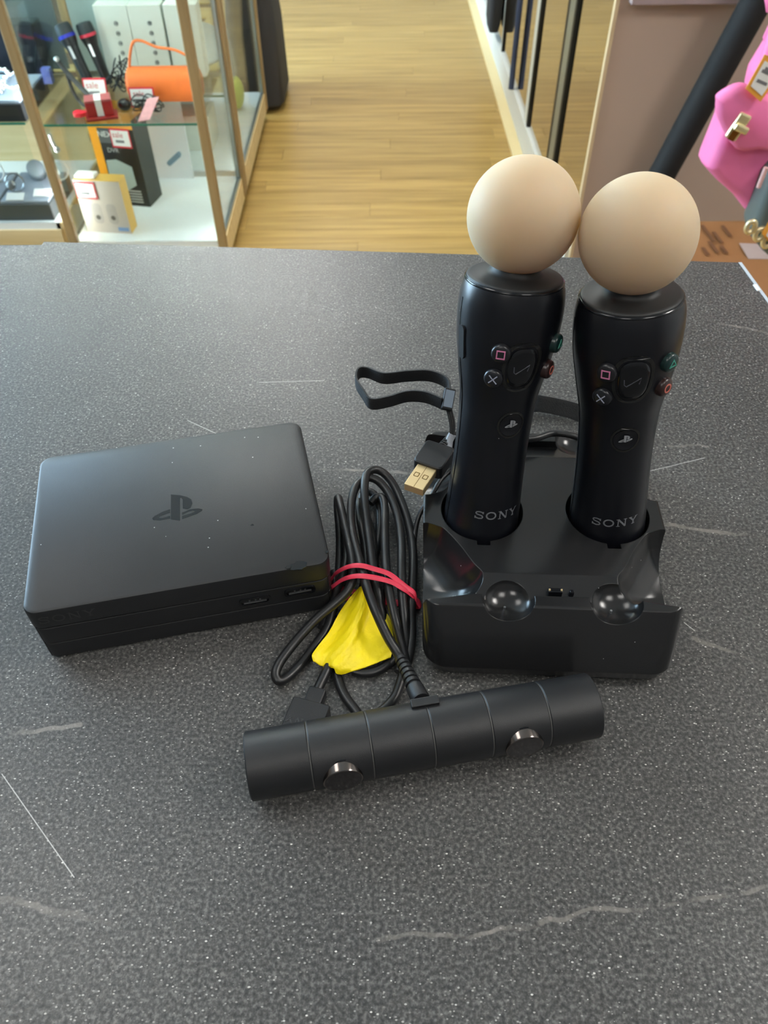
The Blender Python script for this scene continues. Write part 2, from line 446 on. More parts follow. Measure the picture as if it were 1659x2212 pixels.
# ceiling light panels, some of them added as fill light
PANS = {k: emit_mat('light_diffuser_%d' % k, (1.0, .965, .915, 1), PANEL * k) for k in (3, 4, 6, 12)}
for lx, ly, k, lab in ((-.42, 2.95, 6, 'square white ceiling light panel over the near aisle'), (-.42, 3.75, 6, 'square white ceiling light panel over the middle of the aisle'),
                       (-.95, .55, 3, 'square white ceiling light panel above the left counter end'), (-.42, 5.7, 6, 'square white ceiling light panel at the far end of the aisle'),
                       (1.35, 3.6, 6, 'square white ceiling light panel beyond the mauve partition'), (1.70, .45, 12, 'added square white fill light panel that brightens the handbags'),  # the handbag panel is an added, unseen light to brighten the bags
                       (-.65, -.95, 4, 'added square white fill light panel behind the counter on the left'), (.75, -.65, 4, 'added square white fill light panel behind the counter on the right')):  # both added out of view as fill to brighten the controller balls
    t = thing('ceiling_light', (lx, ly, CEIL), lab, 'light', 'ceiling light panels')
    fr = MB()
    for a, b_, c_, d in ((-.33, .33, -.33, -.3), (-.33, .33, .3, .33), (-.33, -.3, -.3, .3), (.3, .33, -.3, .3)): fr.box(lx + a, lx + b_, ly + c_, ly + d, CEIL - .012, CEIL + .02)
    obj('frame', fr, WHITE, t)
    obj('diffuser', MB().box(lx - .3, lx + .3, ly - .3, ly + .3, CEIL - .006, CEIL + .018), PANS[k], t)

# ================================================================== counter
ct = thing('shop_counter', (-.3, .15, FLOOR), 'long shop counter with a speckled charcoal laminate worktop', 'counter')
A_ = pz(95, 522); B_ = pz(1595, 567); Cr = pz(1659, 655)
dr = (Cr - B_); D_ = B_ + dr * ((-.34 - B_.y) / dr.y)
S0 = pz(0, 650); ds = S0 - A_; E_ = A_ + ds * ((-.34 - A_.y) / ds.y)
def slab(pts, z0, z1): return MB().prism([[(p.x, p.y) for p in pts]], lambda x, y, h: Vector((x, y, h)), z0, z1)
obj('worktop', slab([E_, D_, B_, A_], -.032, 0), COUNTER, ct)
L0 = pz(97, 527.5); L1 = pz(0, 528); dl = L1 - L0
F_ = L0 + dl * ((-1.7 - L0.x) / dl.x)
e2 = Vector((E_.x - .0012, E_.y, 0)); a2 = L0 - Vector((.0012, 0, 0))
obj('worktop', slab([Vector((F_.x, -.34, 0)), e2, a2, F_], -.0326, -.0006), COUNTER, ct)
nrm = Vector((-dr.y, dr.x, 0)).normalized()
if nrm.x < 0: nrm = -nrm
obj('edge_strip', slab([D_, D_ + nrm * .0026, B_ + nrm * .0026, B_], -.03, .0002), mat('pale_edging', (186, 196, 206), .45), ct)
cp = pz(1632, 622); 
obj('edge_chip', MB().obox(cp + Vector((.001, 0, 0)), nrm, dr.normalized(), Z, .0016, .0045, .0009), PAPER, ct, bevel=.0006)
obj('carcass', MB().box(-1.66, .26, -.30, .52, FLOOR, -.0328), mat('counter_body', (52, 50, 50), .6), ct)

# ================================================================== processor unit
def tp(zx, zy, z): return pz(20 + zx / 2.2419, 880 + zy / 2.2419, z)
UH = .0386
FLc, FRc, BLc = pz(45.2, 1329.1, UH), pz(714.8, 1213.7, UH), pz(86.9, 988.3, UH)
uu = (FRc - FLc); UWd = uu.length; uu.normalize(); vv = Vector((-uu.y, uu.x, 0)); UD = (BLc - FLc).dot(vv)
UO = Vector((FLc.x, FLc.y, 0)); UC = UO + uu * (UWd / 2) + vv * (UD / 2)
pu = thing('processor_unit', UC, 'flat black plastic processor box with an embossed emblem on its lid', 'processor box')
def ubox(z0, z1, ins, top_b=.0016, bot_b=.0008):
    rings = []
    for z, i in ((z0, ins + bot_b), (z0 + bot_b, ins), (z1 - top_b, ins), (z1 - top_b * .4, ins + top_b * .25), (z1, ins + top_b)):
        rings.append([UC + uu * x + vv * y + Z * z for x, y in rrect(UWd / 2 - i, UD / 2 - i, .0065 - i * .5, 7)])
    return MB().loft(rings)
obj('lid', ubox(UH * .66, UH, 0), LIDM, pu, smooth=35)
mid = obj('middle_shell', ubox(UH * .335, UH * .645, 0.0002, .0005, .0005), BLACKM, pu, smooth=35)
obj('base_shell', ubox(.0006, UH * .32, 0.0003, .0005, .001), BLACKM, pu, smooth=35)
obj('core', MB().obox(UC + Z * UH * .45, uu, vv, Z, UWd / 2 - .002, UD / 2 - .002, UH * .42), GLOSS, pu)
LOGO_P = [[(-32, -63), (12, -60), (45, -52), (66, -40), (72, -20), (64, 0), (47, 8), (25, 4), (26, -38), (18, -47), (12, -46), (12, 63), (-32, 57)]]
LOGO_L = [[(-36, 8), (-75, 22), (-112, 42), (-123, 52), (-118, 60), (-85, 62), (-36, 52), (-36, 40), (-72, 50), (-90, 50), (-88, 44), (-70, 36), (-36, 24)]]
LOGO_R = [[(22, 24), (60, 8), (100, 4), (120, 8), (118, 16), (95, 30), (22, 56), (22, 41), (70, 26), (86, 18), (75, 14), (55, 19), (22, 35)]]
lg = MB()
for pl in (LOGO_P, LOGO_L, LOGO_R): lg.prism(pl, lambda x, y, h: tp(815 + x, 485 + y, UH + h), -.0004, .00006)
obj('emblem', lg, DARKPRINT, pu)
def ufront(px, py):          # point of the front face under a pixel
    d = ray(px, py); n = -vv; t = (UO - CAM).dot(n) / d.dot(n); return CAM + d * t
for px, py in ((551, 1297), (648, 1276)):
    c = ufront(px, py); s = c + vv * .0002
    pr = obj('port_frame', MB().prism([rrect(.0078, .0028, .0022, 4), rrect(.0068, .0019, .0015, 4)], lambda x, y, h: c + uu * x + Z * y - vv * h, -.002, .0006), GLOSS, pu, smooth=40)
    obj('port_tongue', MB().obox(c + vv * .0006 - Z * .0009, uu, vv, Z, .0056, .001, .00025), STEEL, pr)
    obj('port_recess', MB().obox(c + vv * .0008, uu, vv, Z, .0068, .0008, .0019), DARKPRINT, pr)
    for k in (-.0026, .0004, .0026): obj('contact_pin', MB().obox(c + uu * k + Z * .0010 - vv * .0003, uu, vv, Z, .0004, .0003, .00025), STEEL, pr)
c0 = ufront(145, 1331)
obj('lettering', sony_mb(.0050, lambda x, y, h: c0 + uu * x + Z * y - vv * .00012), mat('dim_letter', (.03, .03, .03), .3, srgb=False), pu)
# worn corner and dents on the lid
for px, py, r in ((645, 1222, .0032), (623, 1225, .0011), (707, 1192, .0008), (545, 1134, .0006)):
    c = pz(px, py, UH)
    obj('wear_mark', MB().prism([[(r * math.cos(a) * random.uniform(.7, 1.25) * 1.4, r * math.sin(a) * random.uniform(.7, 1.2)) for a in [k * PI / 7 for k in range(14)]]],
        lambda x, y, h: c + uu * x + vv * y + Z * h, -.0002, .00005), DARKPRINT, pu)

# ================================================================== charging dock
YAW = math.radians(-3.0)
DU = Vector((math.cos(YAW), math.sin(YAW), 0)); DV = Vector((-math.sin(YAW), math.cos(YAW), 0))
DC = Vector((.0815, .2725, 0)); DP = .037
def dk(u, v, z=0.0): return DC + DU * u + DV * v + Z * z
dock = thing('charging_dock', DC, 'black plastic charging dock with four scooped corners holding both motion controllers', 'charging dock')
rings = []
for z, hx, hy, r in ((.0012, .0555, .0735, .012), (.004, .0588, .0768, .012), (.009, .0600, .0772, .012), (.02, .0606, .0715, .011), (.0355, .0612, .0618, .009), (.0366, .0609, .0610, .0085), (DP, .0600, .0600, .008)):
    rings.append([dk(x, y, z) for x, y in rrect(hx, hy, r, 8)])
body = MB().loft(rings)
cutters = []
def cut(mb): cutters.append(mb)
SCOOP = [(.0585, -.0100), (.0540, -.0118), (.0500, -.0143), (.0426, -.0247), (.0366, -.0353), (.0322, -.0415), (.0326, -.0475), (.0370, -.0538), (.0440, -.0556), (.0530, -.0574), (.0610, -.0582), (.0800, -.0588), (.0800, -.0090)]
for su in (-1, 1):
    for sv in (-1, 1):
        inner = [(p.x, p.y) for p in crom([Vector((u, v, 0)) for u, v in SCOOP[:11]], 5)]
        ol = inner + SCOOP[11:]
        rr = []
        for z, k in ((DP + .006, 1.0), (DP + .0001, 1.0), (DP - .004, .975), (DP - .009, .92), (DP - .014, .83), (DP - .018, .71), (DP - .021, .55), (DP - .0225, .35)):
            rr.append([dk(su * (.072 + (u - .072) * k), -sv * (-.0345 + (v + .0345) * k), z) for u, v in ol])
        cut(MB().loft(rr))
BOWLS = ((-.0208, -.0562), (.0292, -.0562), (-.0250, .0562), (.0250, .0562))
for u, v in BOWLS:
    b = MB(); n, m_ = 40, 20; rr = []
    for i in range(m_ + 1):
        a = -PI / 2 + PI * i / m_; q = max(math.cos(a), 1e-3)
        rr.append([dk(u + .0124 * q * math.cos(2 * PI * k / n), v + .0116 * q * math.sin(2 * PI * k / n), DP - .0002 + .0088 * math.sin(a)) for k in range(n)])
    cut(b.loft(rr))
for s in (-1, 1):       # the shallow trough that carries the connector
    pts = [(.0412, DP + .004), (.0412, DP), (.0540, DP - .0046), (.0545, DP + .004)]
    cut(MB().loft([[dk(u, s * v, z) for v, z in pts] for u in (-.060, .060)]))
# the two controllers: ball centre and the point where the axis enters the dock
SPH = [Vector((.0581, .3049, .1800)), Vector((.1013, .2888, .1797))]
ENT = [pz(1041, 1101, DP), pz(1312, 1108, DP)]
AXS = [(s - e).normalized() for s, e in zip(SPH, ENT)]
LEN = .1765
BOT = [s - a * LEN for s, a in zip(SPH, AXS)]
for e, a in zip(ENT, AXS):
    cut(MB().lathe([(-.030, .0206), (.03, .0214)], e, a, 56))
    c = e - DV * .0218
    cut(MB().obox(c + Z * -.001, DU, DV, Z, .0033, .0022, .0045))
def boolean(mb, cuts, material, name, parent):
    base = obj(name, mb, material, None)
    tmp = []
    for cmb in cuts:
        t = obj('cutter', cmb, material, None); tmp.append(t)
        md = base.modifiers.new('b', 'BOOLEAN'); md.operation = 'DIFFERENCE'; md.solver = 'EXACT'; md.object = t
    bpy.context.view_layer.update()
    dg = bpy.context.evaluated_depsgraph_get(); me = bpy.data.meshes.new_from_object(base.evaluated_get(dg))
    c = Vector(base['_w'])
    for t in tmp + [base]:
        mm = t.data; bpy.data.objects.remove(t); bpy.data.meshes.remove(mm)
    me.name = name
    for p in me.polygons: p.use_smooth = True
    me.set_sharp_from_angle(angle=math.radians(20))
    o = obj(name, None, None, parent, mesh=(me, c))
    wn = o.modifiers.new('normals', 'WEIGHTED_NORMAL'); wn.mode = 'FACE_AREA'; wn.keep_sharp = True; wn.weight = 80
    return o
DOCKM = mat('dock_plastic', (.013, .013, .0135), .19, var=.04, scale=30, bump=.03, bscale=2500, srgb=False, rvar=.01)
_bv = DOCKM.node_tree.nodes.new('ShaderNodeBevel'); _bv.samples = 4; _bv.inputs['Radius'].default_value = .0007
_bn = [n_ for n_ in DOCKM.node_tree.nodes if n_.type == 'BUMP'][0]
DOCKM.node_tree.links.new(_bv.outputs['Normal'], _bn.inputs['Normal'])
dust(DOCKM, 140, .032, .7)
boolean(body, cutters, DOCKM, 'body', dock)
obj('base_plate', MB().loft([[dk(x, y, z) for x, y in rrect(.052, .070, .01)] for z in (0, .0022)]), BLACK, dock)
cn = pz(1197, 1284, DP - .004)
cx, cv = (cn - DC).dot(DU), (cn - DC).dot(DV)
co = obj('connector', MB().obox(dk(cx, -.0505, DP - .0030), DU, DV, Z, .0033, .0014, .0032), GLOSS, dock, bevel=.0004)
for k in (-.0028, .0028): obj('contact', MB().obox(dk(cx + k, -.0508, DP - .0002), DU, DV, Z, .0004, .0005, .0009), GOLD, co)
obj('locating_pin', MB().lathe([(0, .0013), (.0042, .0013), (.0048, .0008)], dk(cx + .0078, -.0505, DP - .0052), Z, 12), GLOSS, dock, smooth=40)
obj('trough_plate', MB().obox(dk(cx + .001, -.0523, DP - .0052), DU, DV, Z, .0125, .0010, .0007), mat('grey_plate', (120, 116, 104), .4), dock)
for u, v in BOWLS[:2]: obj('bowl_pin', MB().lathe([(0, .0006), (.0022, .0006)], dk(u - .001, v, DP - .0092), Z, 8), STEEL, dock)

# usb lead of the dock
uc = pz(908, 1031, .047); ut = pz(895, 1046, .0465); ub = pz(967, 941, .047)
ud = (ub - ut).normalized(); us = ud.cross(Z).normalized(); un = us.cross(ud).normalized()
pa, pb, pc_, pd = pz(877, 1045, .047), pz(903, 1007, .047), pz(938, 1028, .047), pz(914, 1066, .047)
mc = (pa + pb + pc_ + pd) / 4; lx_ = (pb - pa).normalized()
wx = ((pd - pa) - lx_ * (pd - pa).dot(lx_)).normalized()
nz_ = lx_.cross(wx)
if nz_.z < 0: nz_ = -nz_
hl, hw = (pb - pa).length / 2 + .001, abs((pd - pa).dot(wx)) / 2
plug = MB(); pcen = mc + lx_ * (hl + .0088)
plug.loft([[pcen + lx_ * x + wx * y + nz_ * z for x, y in rrect(.0092 - i, .0082 - i, .0022, 5)] for z, i in ((-.0042, .0006), (-.0036, 0), (.0036, 0), (.0042, .0006))])
plug = obj('usb_plug', plug, BLACKM, dock, smooth=35)
sh = obj('plug_shell', MB().obox(mc, lx_, wx, nz_, hl, hw, .0023), GOLD, plug, bevel=.0004, label='gold coloured metal plug shell')
for k in (-1, 1):
    obj('shell_window', MB().prism([rrect(.0016, .0014, .0005, 3), rrect(.0012, .0010, .0004, 3)], lambda x, y, h: mc + lx_ * (x + .0006) + wx * (y + k * hw * .45) + nz_ * (.0023 + h), -.0002, .00006), mat('gold_shadow', (120, 92, 50), .4, metal=1), sh)
obj('shell_seam', MB().obox(mc + nz_ * .0023, lx_, wx, nz_, hl * .97, .00012, .00005), _mats['gold_shadow'], sh)
rel = MB(); rp = pcen + lx_ * .009; rdir = (lx_ * .9 + Vector((.25, .3, 0))).normalized()
prof = []
for k in range(7): prof += [(k * .0017, .0029 - k * .00012), (k * .0017 + .0009, .0029 - k * .00012), (k * .0017 + .0010, .0021), (k * .0017 + .0016, .0021)]
obj('strain_relief', rel.lathe(prof, rp, rdir, 16), BLACKM, plug, smooth=30)
r1 = rp + rdir * .012
cpts = [rp + rdir * .010, r1, pz(1020, 930, .048), pz(1085, 948, .046), pz(1150, 948, .044), pz(1195, 936, .043), pz(1240, 942, .043), pz(1300, 960, .036), pz(1330, 900, .02), pz(1310, 880, .006), pz(1240, 893, .004), pz(1165, 884, .004), pz(1090, 890, .004), pz(1000, 915, .006)]
obj('usb_cable', MB().tube(crom(cpts, 10), .0019, 12), CABLE, dock, smooth=60)
# lead that leaves the dock at its left side
cpts = [pz(1000, 1000, .022), pz(958, 1030, .024), pz(930, 1075, .02), pz(907, 1110, .014), pz(897, 1150, .008), pz(893, 1210, .004), pz(889, 1290, .003), pz(886, 1370, .0025)]
obj('usb_cable', MB().tube(crom(cpts, 10), .0014, 10), CABLE, dock, smooth=60)

# ================================================================== motion controllers
RPROF = [(0, .0150), (.0015, .0178), (.004, .0192), (.010, .0195), (.020, .0194), (.035, .0188), (.052, .0180), (.070, .0175), (.086, .0176), (.098, .0182), (.108, .0198), (.118, .0214), (.128, .0227), (.137, .0231), (.144, .0228), (.1488, .0219), (.1515, .0209)]
def rad(t):
    for (a, ra), (b, rb) in zip(RPROF, RPROF[1:]):
        if t <= b:
            k = (t - a) / (b - a); return ra + (rb - ra) * k
    return RPROF[-1][1]
def dense_prof():
    pts = crom([Vector((r, 0, t)) for t, r in RPROF], 4); return [(p.z, p.x) for p in pts]
def ring2(r, n=24, sx=1.0, sy=1.0): return [(r * sx * math.cos(2 * PI * k / n), r * sy * math.sin(2 * PI * k / n)) for k in range(n)]
def controller(i, label, marks):
    a, B, S = AXS[i], BOT[i], SPH[i]
    f = CAM - B; f = Vector((f.x, f.y, 0)); f = (f - a * f.dot(a)).normalized(); s = a.cross(f).normalized()   # s points to image right
    if s.x < 0: s = -s
    def P(t, ang, off=0.0): return B + a * t + (f * math.cos(ang) + s * math.sin(ang)) * (rad(t) + off)
    def solve(px, py):
        best = None
        for it in range(60):
            t = .002 + .148 * it / 59
            for ia in range(61):
                g = -1.5 + 3.0 * ia / 60
                q = proj(P(t, g)); e = (q[0] - px) ** 2 + (q[1] - py) ** 2
                if best is None or e < best[0]: best = (e, t, g)
        e, t, g = best; st, sg = .0025, .05
        for _ in range(5):
            for dt in (-1, -.5, 0, .5, 1):
                for dg in (-1, -.5, 0, .5, 1):
                    q = proj(P(t + dt * st, g + dg * sg)); e2_ = (q[0] - px) ** 2 + (q[1] - py) ** 2
                    if e2_ < best[0]: best = (e2_, t + dt * st, g + dg * sg)
            e, t, g = best; st /= 2; sg /= 2
        return t, g
    def wrap(t0, g0, off):
        r0 = rad(t0)
        return lambda x, y, h: P(t0 + y, g0 + x / r0, off + h)
    c = thing('motion_controller', B, label, 'controller', 'motion controllers in the dock')
    obj('handle', MB().lathe(dense_prof(), B, a, 72), CONT, c, smooth=50)
    obj('collar', MB().lathe([(.1505, .0207), (.1519, .0206), (.1523, .0203), (.1526, .0190), (.1534, .0125), (.1545, .0108), (.1580, .0098)], B, a, 64), mat('collar_rubber', (.016, .017, .017), .5, srgb=False), c, smooth=50)
    obj('ball', MB().lathe([(LEN + .023 * math.sin(q), max(.023 * math.cos(q), 1e-4)) for q in [-PI / 2 * .93 + (PI / 2 * .93 + PI / 2) * k / 40 for k in range(41)]], B, a, 72), SILIC, c, smooth=80, label='frosted off white ball')
    obj('rim_ring', MB().lathe([(.1496, .0205), (.1500, .0213), (.1506, .0215), (.1512, .0213), (.1516, .0205)], B, a, 64, False, False), GLOSS, c, smooth=60)
    # face buttons
    SYM = {'square': (214, 128, 168), 'cross': (168, 172, 190), 'triangle': (70, 150, 130), 'circle': (200, 110, 96)}
    for key in ('square', 'cross', 'triangle', 'circle'):
        t, g = solve(*marks[key])
        n0 = (P(t, g, .01) - P(t, g)).normalized()
        b = obj('button', MB().lathe([(-.003, .0043), (.0012, .0043), (.0020, .0040), (.0025, .0034), (.0027, .002), (.00275, .0001)], P(t, g), n0, 28), mat('button_' + key, {'square': (30, 30, 33), 'cross': (30, 31, 35), 'triangle': (18, 44, 42), 'circle': (48, 30, 28)}[key], .3), c, smooth=50)
        e1 = (a - n0 * a.dot(n0)).normalized(); e0 = e1.cross(n0)
        top = P(t, g) + n0 * .0029
        if e0.dot(RT) < 0: e0 = -e0
        mp = lambda x, y, h: top + e0 * x + e1 * y + n0 * h
        k = .0019
        if key == 'square': mk = MB().prism([[(-k, -k), (k, -k), (k, k), (-k, k)], [(-.0014, -.0014), (.0014, -.0014), (.0014, .0014), (-.0014, .0014)]], mp, -.0004, 0)
        elif key == 'cross':
            mk = MB()
            for sg in (-1, 1): mk.prism([[(-.0019, sg * -.0016), (-.0016, sg * -.0019), (.0019, sg * .0016), (.0016, sg * .0019)]], mp, -.0004, 0)
        elif key == 'circle': mk = MB().prism([ring2(.0021), ring2(.0015)], mp, -.0004, 0)
        else: mk = MB().prism([[(-.0022, -.0014), (.0022, -.0014), (0, .0022)], [(-.0014, -.0009), (.0014, -.0009), (0, .0013)]], mp, -.0004, 0)
        obj('symbol', mk, mat('symbol_' + key, SYM[key], .5), b)
    # the large middle button in its recess, with a wave mark
    t, g = solve(*marks['move'])
    def oval(w, h, n=32): return [(w * math.copysign(abs(math.cos(q)) ** .75, math.cos(q)), h * math.copysign(abs(math.sin(q)) ** .75, math.sin(q))) for q in [2 * PI * k / n for k in range(n)]]
    mpw = wrap(t, g, 0)
    def dome(w, h, hh):
        rings = []
        for kk, hz in ((1, -.0008), (1, hh * .55), (.93, hh * .85), (.8, hh), (.5, hh), (.2, hh)):
            rings.append([mpw(x * kk, y * kk, hz) for x, y in oval(w, h)])
        return MB().loft(rings)
    obj('move_button_rim', MB().prism([oval(.0086, .0120), oval(.0071, .0104)], mpw, -.0006, .00035), mat('rim_plastic', (.014, .014, .013), .2, srgb=False), c, smooth=40)
    mb_ = obj('move_button', dome(.0063, .0094, .0012), GLOSS, c, smooth=50)
    wv = [(-.0036, .0006), (-.0032, -.0022), (-.0024, -.0024), (.0026, .0018), (.0030, .0014), (.0024, -.0012), (.0018, -.0010), (.0022, .0006), (-.0024, -.0031), (-.0036, -.0028), (-.0041, .0006)]
    obj('wave_mark', MB().tube([mpw(x, y, .00125) for x, y in ((-.0037, .0010), (-.0035, -.0016), (-.0026, -.0024), (.0028, .0018), (.0022, -.0012))], .00022, 6), mat('faint_mark', (84, 84, 92), .5), mb_)
    # emblem button
    t, g = solve(*marks['ps']); mpw2 = wrap(t, g, 0)
    obj('home_button_rim', MB().prism([ring2(.0066, 32, 1, 1.05), ring2(.0056, 32, 1, 1.05)], mpw2, -.0006, .00030), _mats['rim_plastic'], c, smooth=40)
    hb = obj('home_button', MB().prism([ring2(.0053, 32, 1, 1.05)], mpw2, -.0006, .00045), CONT, c, smooth=40)
    lg = MB(); k = .000024
    for pl in (LOGO_P, LOGO_L, LOGO_R): lg.prism([[(x * k, -y * k * 1.25) for x, y in q] for q in pl], lambda x, y, h: mpw2(x, y + .0008, h), .0004, .0006)
    obj('emblem', lg, PRINT, hb)
    t, g = solve(*marks['sony']); mpw3 = wrap(t, g, .00022)
    obj('lettering', sony_mb(.0044, lambda x, y, h: mpw3(x, y, h)), mat('letter_grey', (112, 114, 118), .5), c)
    if 'side' in marks:
        t, g = solve(*marks['side']); mpw4 = wrap(t, g, 0)
        obj('side_button', MB().prism([rrect(.0021, .0078, .002, 6)], mpw4, -.001, .0009), BLACKM, c, smooth=40)
    # trigger at the back
    tg = MB().loft([[P(.088 + q * .030, PI + w * .42, -.001 + .0065 * math.sin(PI * min(1, .12 + q * .95)) * math.cos(w * 1.2)) for w in (-1, -.5, 0, .5, 1)] for q in [k / 8 for k in range(9)]], False, False, closed=False)
    obj('trigger', tg, CONT, c, smooth=50)
    # grip seam line on the left flank
    sm = []
    for k in range(25):
        t = .006 + .138 * k / 24; sm.append(P(t, -1.12, .00005))
    obj('seam', MB().tube(sm, .00022, 6), GLOSS, c)
    return c, P
c1, P1 = controller(0, 'motion controller with a frosted ball in the left dock socket, loop strap beside it',
    dict(square=(1083, 762), cross=(1067, 815), triangle=(1198, 740), circle=(1179, 796), move=(1127, 795), ps=(1104, 918), sony=(1075, 1113), side=(999, 738)))
c2, P2 = controller(1, 'motion controller with a frosted ball in the right dock socket',
    dict(square=(1313, 803), cross=(1303, 855), triangle=(1443, 781), circle=(1431, 834), move=(1368, 822), ps=(1351, 950), sony=(1330, 1130)))
# wrist straps
STRAP = mat('woven_strap', (.013, .0135, .014), .6, var=.3, scale=900, bump=.4, bscale=1800, srgb=False)
def ribbon(pts, ups, w, th):
    P_ = crom(pts, 8); U = crom(ups, 8); rings = []
    for i, p in enumerate(P_):
        t = (P_[min(i + 1, len(P_) - 1)] - P_[max(i - 1, 0)]).normalized(); u = (U[i] - t * U[i].dot(t)).normalized(); n = t.cross(u)
        rings.append([p + u * (w * a) + n * (th * b) for a, b in ((-1, -1), (-.6, -1.5), (-.3, -1), (0, -1.5), (.3, -1), (.6, -1.5), (1, -1), (1, 1), (.6, 1.5), (.3, 1), (0, 1.5), (-.3, 1), (-.6, 1.5), (-1, 1))])
    return MB().loft(rings)
ZL = .062
lp = [(972, 855), (966, 828), (930, 812), (880, 812), (830, 817), (795, 805), (775, 806), (770, 826), (785, 852), (802, 872), (840, 867), (880, 856), (920, 858), (955, 872)]
lz = [.066, .066, .065, .064, .062, .060, .060, .060, .060, .060, .061, .063, .065, .066]
stp = [pz(x, y, z) for (x, y), z in zip(lp, lz)]
ups = [Vector((0, .05, 1))] * len(stp)
obj('wrist_strap', ribbon(stp, ups, .0036, .0005), STRAP, c1, smooth=40)
k0 = pz(968, 863, .067)
kl = (pz(972, 842, .070) - pz(964, 886, .063)).normalized(); kw = Vector((1, 0.2, 0)); kw = (kw - kl * kw.dot(kl)).normalized(); kn = kw.cross(kl)
ks = obj('strap_slider', MB().obox(k0, kl, kw, kn, .0058, .0030, .0024), BLACKM, c1, bevel=.0006)
obj('slider_face', MB().obox(k0 - kn * .0022 if kn.dot(FW) > 0 else k0 + kn * .0022, kl, kw, kn, .0046, .0024, .0005), mat('pale_slider', (120, 132, 146), .3), ks)
for d in (-1.4, 0, 1.4):
    obj('strap_cord', MB().tube(crom([pz(970 + d * 3, 884, .062), pz(977 + d * 3, 915, .056), pz(976 + d * 2, 945, .05)], 6), .0007, 8), STRAP, c1, smooth=60)
obj('cord_sleeve', MB().tube([pz(977, 938, .051), pz(970, 952, .048), pz(968, 968, .046)], .0022, 12), mat('pale_sleeve', (150, 154, 160), .35), c1, smooth=50)
obj('strap_cord', MB().tube(crom([pz(968, 968, .046), pz(985, 1000, .040), pz(1010, 1040, .036)], 6), .0010, 8), STRAP, c1, smooth=60)
s2 = [pz(1010, 850, .004), pz(1080, 846, .010), pz(1150, 868, .016), pz(1200, 878, .016), pz(1250, 892, .014), pz(1330, 930, .01)]
obj('wrist_strap', ribbon(s2, [Vector((0, .5, .85))] * 6, .0052, .0006), STRAP, c2, smooth=40)

# ================================================================== camera bar with its coiled lead
CR = .0145
e0 = pz(536, 1655, CR); e1_ = pz(1278, 1523, CR)
ca = (e1_ - e0).normalized(); ca.z = 0; ca.normalize(); CL = (e1_ - e0).length
cn_ = Vector((ca.y, -ca.x, 0))            # towards the viewer
cbar = thing('camera_bar', Vector(((e0.x + e1_.x) / 2, (e0.y + e1_.y) / 2, 0)), 'black cylindrical twin lens camera bar lying in front of the dock', 'camera')
def along(px, py):           # position along the bar of a pixel on its top line
    best = None
    for k in range(401):
        q = e0 + ca * (CL * k / 400); q = q + (CAM - q).normalized() * CR
        p = proj(q); e = (p[0] - px) ** 2 + (p[1] - py) ** 2
        if best is None or e < best[0]: best = (e, CL * k / 400)
    return best[1]
seams = [along(668, 1625), along(797, 1605), along(925, 1575), along(1045, 1550), along(1165, 1525)]
edges = [0] + seams + [CL]
n = 72
prof = []
for i in range(6):
    a, b_ = edges[i], edges[i + 1]
    g0 = .0001 if i else 0; g1 = .0001 if i < 5 else 0
    pr = [(a + g0, CR - .0007 if i == 0 else CR - .0004), (a + g0 + .0005, CR), (b_ - g1 - .0005, CR), (b_ - g1, CR - .0007 if i == 5 else CR - .0004)]
    if i == 0: pr = [(0.0012, .0118), (0, .0126), (0, CR - .0006)] + pr[1:]
    if i == 5: pr = pr[:-1] + [(b_, CR - .0006), (b_, .0126), (b_ - .0012, .0118)]
    obj('barrel_segment', MB().lathe(pr, e0, ca, n), BLACKM, cbar, smooth=30)
obj('seam_core', MB().lathe([(.002, CR - .00035), (CL - .002, CR - .00035)], e0, ca, n), mat('seam_grey', (86, 84, 82), .5), cbar)
for px, py in ((741, 1672), (1119, 1596)):
    s = along(px, py)
    c = e0 + ca * s + Z * .0010 - cn_ * .0010; d = (cn_ + Z * .05).normalized()
    rg = obj('lens_ring', MB().lathe([(.004, .0086), (.0152, .0086), (.0158, .0084), (.0160, .0080), (.0158, .0077)], c - d * 0.0, d, 40, True, True), CHROME, cbar, smooth=30)
    obj('lens_glass', MB().lathe([(.0150, .0078), (.0159, .0078), (.0160, .0060), (.0161, .0001)], c, d, 40), mat('lens_glass', (30, 27, 28), .12), rg, smooth=40)
    obj('lens_bezel', MB().lathe([(.0100, .0093), (.0114, .0093), (.0118, .0088)], c, d, 40, True, False), GLOSS, cbar, smooth=30)

